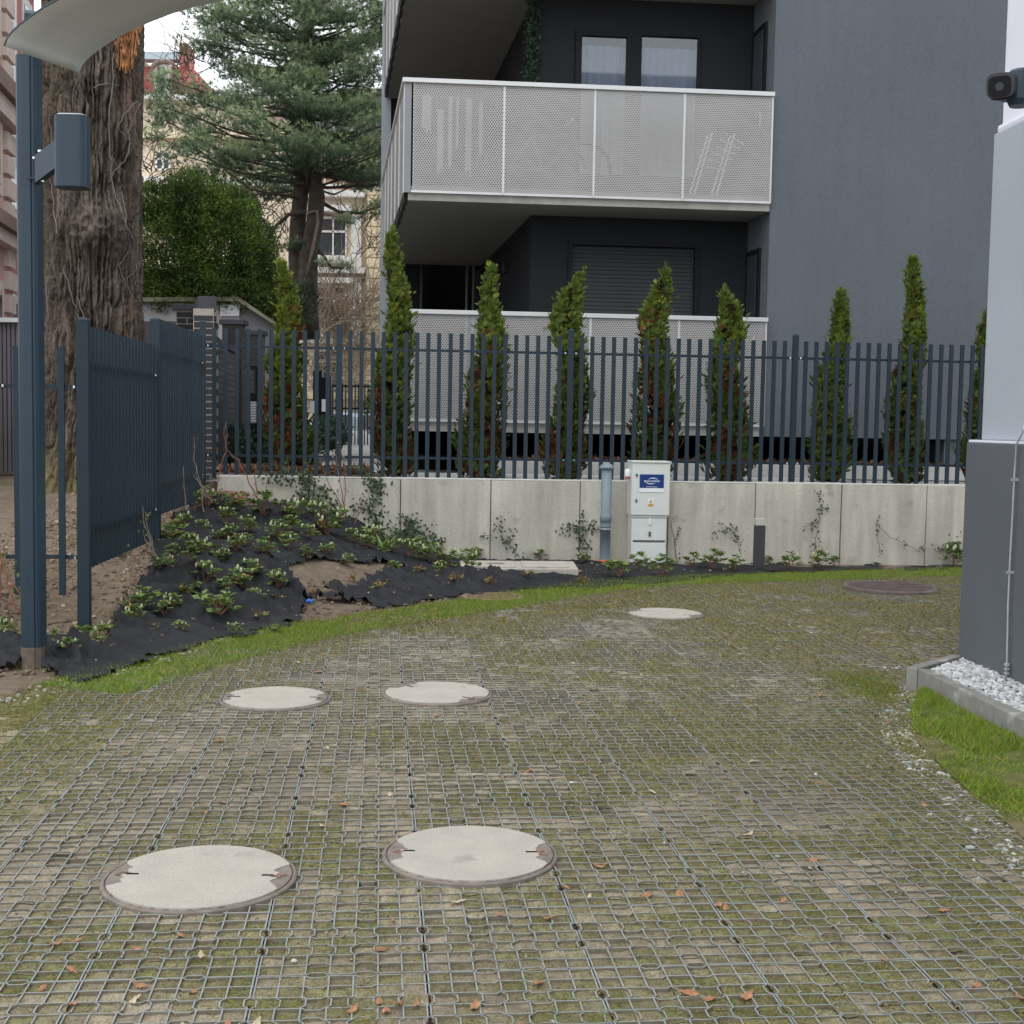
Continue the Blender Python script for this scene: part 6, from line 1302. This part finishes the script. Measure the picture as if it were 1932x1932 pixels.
# yew, small shrub and bare shrubs
yw = blob_foliage('yew_bush', 'large dark green yew bush between the old trunk and the pine', 'tree', [(at(330, 480, 24.5), (.85, .9, 1.05)), (at(420, 470, 24.5), (.95, .9, 1.0)), (at(300, 390, 24.6), (.5, .6, .5)), (at(380, 380, 24.4), (.6, .7, .45)), (at(440, 400, 24.6), (.5, .6, .4)), (at(480, 500, 24.6), (.5, .6, .75)), (at(400, 560, 24.4), (1.3, .8, .45)), (at(520, 560, 24.6), (.35, .5, .45)), (at(350, 350, 24.6), (.3, .4, .3)), (at(305, 560, 24.5), (.5, .6, .5))], 72000, .078, (.012, .038, .012), (.22, .33, .07), .34, .45)
b = MB(); p = V(400, 600, 24.6); b.tube([(p.x, p.y, .8), (p.x, p.y, p.z+1)], .12, 8); b.build('trunk', 'pine_bark', yw)
blob_foliage('shrub', 'grey green shrub at the garage gable end', 'shrub', [(at(545, 590, 26), (.35, .4, .4)), (at(500, 560, 26), (.4, .4, .45)), (at(575, 570, 26.5), (.25, .3, .45))], 5000, .08, (.012, .025, .012), (.14, .17, .10), .4)
def bare(name, label, Y, spots, n, matn, rad=.012, seed=3, group=None, L=1.6):
    rs = random.Random(seed); t = empty(name, tuple(V(*spots[0], Y)), label, 'shrub', group); b = MB()
    for k in range(n):
        u1, v1 = rs.choice(spots); p = V(u1+rs.gauss(0, 14), v1+rs.gauss(0, 14), Y+rs.gauss(0, .3)); d = Vector((rs.gauss(0, .6), rs.gauss(0, .3), rs.random()*.9+.1)).normalized(); l = L*(.5+rs.random()); pts = [p]
        for i in range(5): d = (d+Vector((rs.gauss(0, .28), rs.gauss(0, .2), rs.gauss(0, .22)))).normalized(); pts.append(pts[-1]+d*l/5)
        b.tube(pts, [rad*(1-.15*i) for i in range(6)], 4, cap=False)
    b.build('branches', matn, t); return t
bare('bare_shrub', 'tangle of bare pale creeper over the lower stone town house', 38.6, [(610, 600), (650, 640), (620, 560), (680, 600), (640, 690), (700, 560), (590, 640), (660, 740), (690, 680), (600, 720), (620, 620), (640, 600)], 420, 'twig_pale', .018, 3, L=1.7)
bare('bare_shrub', 'dark bare twigs on the upper corner of the stone town house', 37.5, [(700, 240), (720, 270), (735, 230), (700, 300), (680, 420), (700, 470), (720, 340)], 150, 'pine_bark', .014, 4)
bare('bare_shrub', 'leafless twiggy tree between trunk and pine', 30, [(290, 260), (300, 300), (285, 330), (310, 220), (340, 150), (360, 120), (470, 400), (510, 420), (540, 440), (500, 380)], 190, 'pine_bark', .012, 5, L=1.1)
for (s_, (x_, y_)) in enumerate(((-3.0, 15.0),)):
    n = 2600; P = np.column_stack([-3.35+1.7*rng.random(n), 14.85+.5*rng.random(n), .93+.06*rng.random(n)]); me = tri_mesh('bed_litter', leaves(P, rng.normal(size=(n, 3)), .05+.04*rng.random(n), .045+0*P[:, 0]), 4, 'leaf', cmix((.12, .07, .045), (.36, .20, .13), rng.random(n))); tag(link('bed_litter', me), 'dry leaves on the planted strip behind the left wall panels', 'leaf litter', kind='stuff')
b = MB(); b.box(-3.4, -1.55, 14.55, 15.7, .7, .93); tag(b.build('planting_strip', 'dust'), kind='structure')

# ------------------------------------------------------------------ fallen leaves, each its own
def leaf_mesh(seed, m):
    rs = random.Random(seed); b = MB(); n = 9; L = .034; pts = []
    for k in range(n):
        f = k/(n-1); w = L*.42*math.sin(math.pi*f**.8)*(1+.5*rs.random()*(k % 2)); pts.append((f*2*L-L, w, .006*math.sin(f*5+seed)+.004*rs.random()))
    low = [(x, -y*(.7+.5*rs.random()), z+.003*rs.random()) for x, y, z in pts]
    for k in range(n-1): b.quad(pts[k], pts[k+1], (pts[k+1][0], 0, pts[k+1][2]+.005), (pts[k][0], 0, pts[k][2]+.005)); b.quad((pts[k][0], 0, pts[k][2]+.005), (pts[k+1][0], 0, pts[k+1][2]+.005), low[k+1], low[k])
    return b.mesh('fallen_leaf', m)
LM = [leaf_mesh(s, 'dead_leaf') for s in range(5)]; LP_ = [leaf_mesh(s+9, 'pale_leaf') for s in range(3)]
for k in range(85):
    while True:
        u1 = random.uniform(-20, 1950); v1 = random.uniform(1130, 1945)**1.0; p = G(u1, v1, .004)
        if inpoly(np.array([p.x]), np.array([p.y]), courtpoly)[0] and random.random() < .35+.65*(v1-1100)/850: break
    on = any((p.x-x_)**2+(p.y-y_)**2 < .33**2 for x_, y_ in ((-1.035, 4.3), (-.13, 4.585), (-1.3, 7.13), (-.41, 7.34), (1.275, 10.62)))
    if on: continue
    o_ = link('fallen_leaf', random.choice(LM if random.random() < .72 else LP_), None, (p.x, p.y, .003), (random.gauss(0, .15), random.gauss(0, .15), random.random()*6.28), .40+.45*random.random())
    pale = o_.data.materials[0].name.startswith('pale')
    tag(o_, 'pale beige fallen leaf lying on the plastic grass grid' if pale else 'withered orange leaf lying on the plastic grass grid', 'leaf', 'pale leaves scattered on the court' if pale else 'orange leaves scattered on the court')
print('pine faces', npine, 'objects', len(bpy.data.objects), 'paving', cnt)
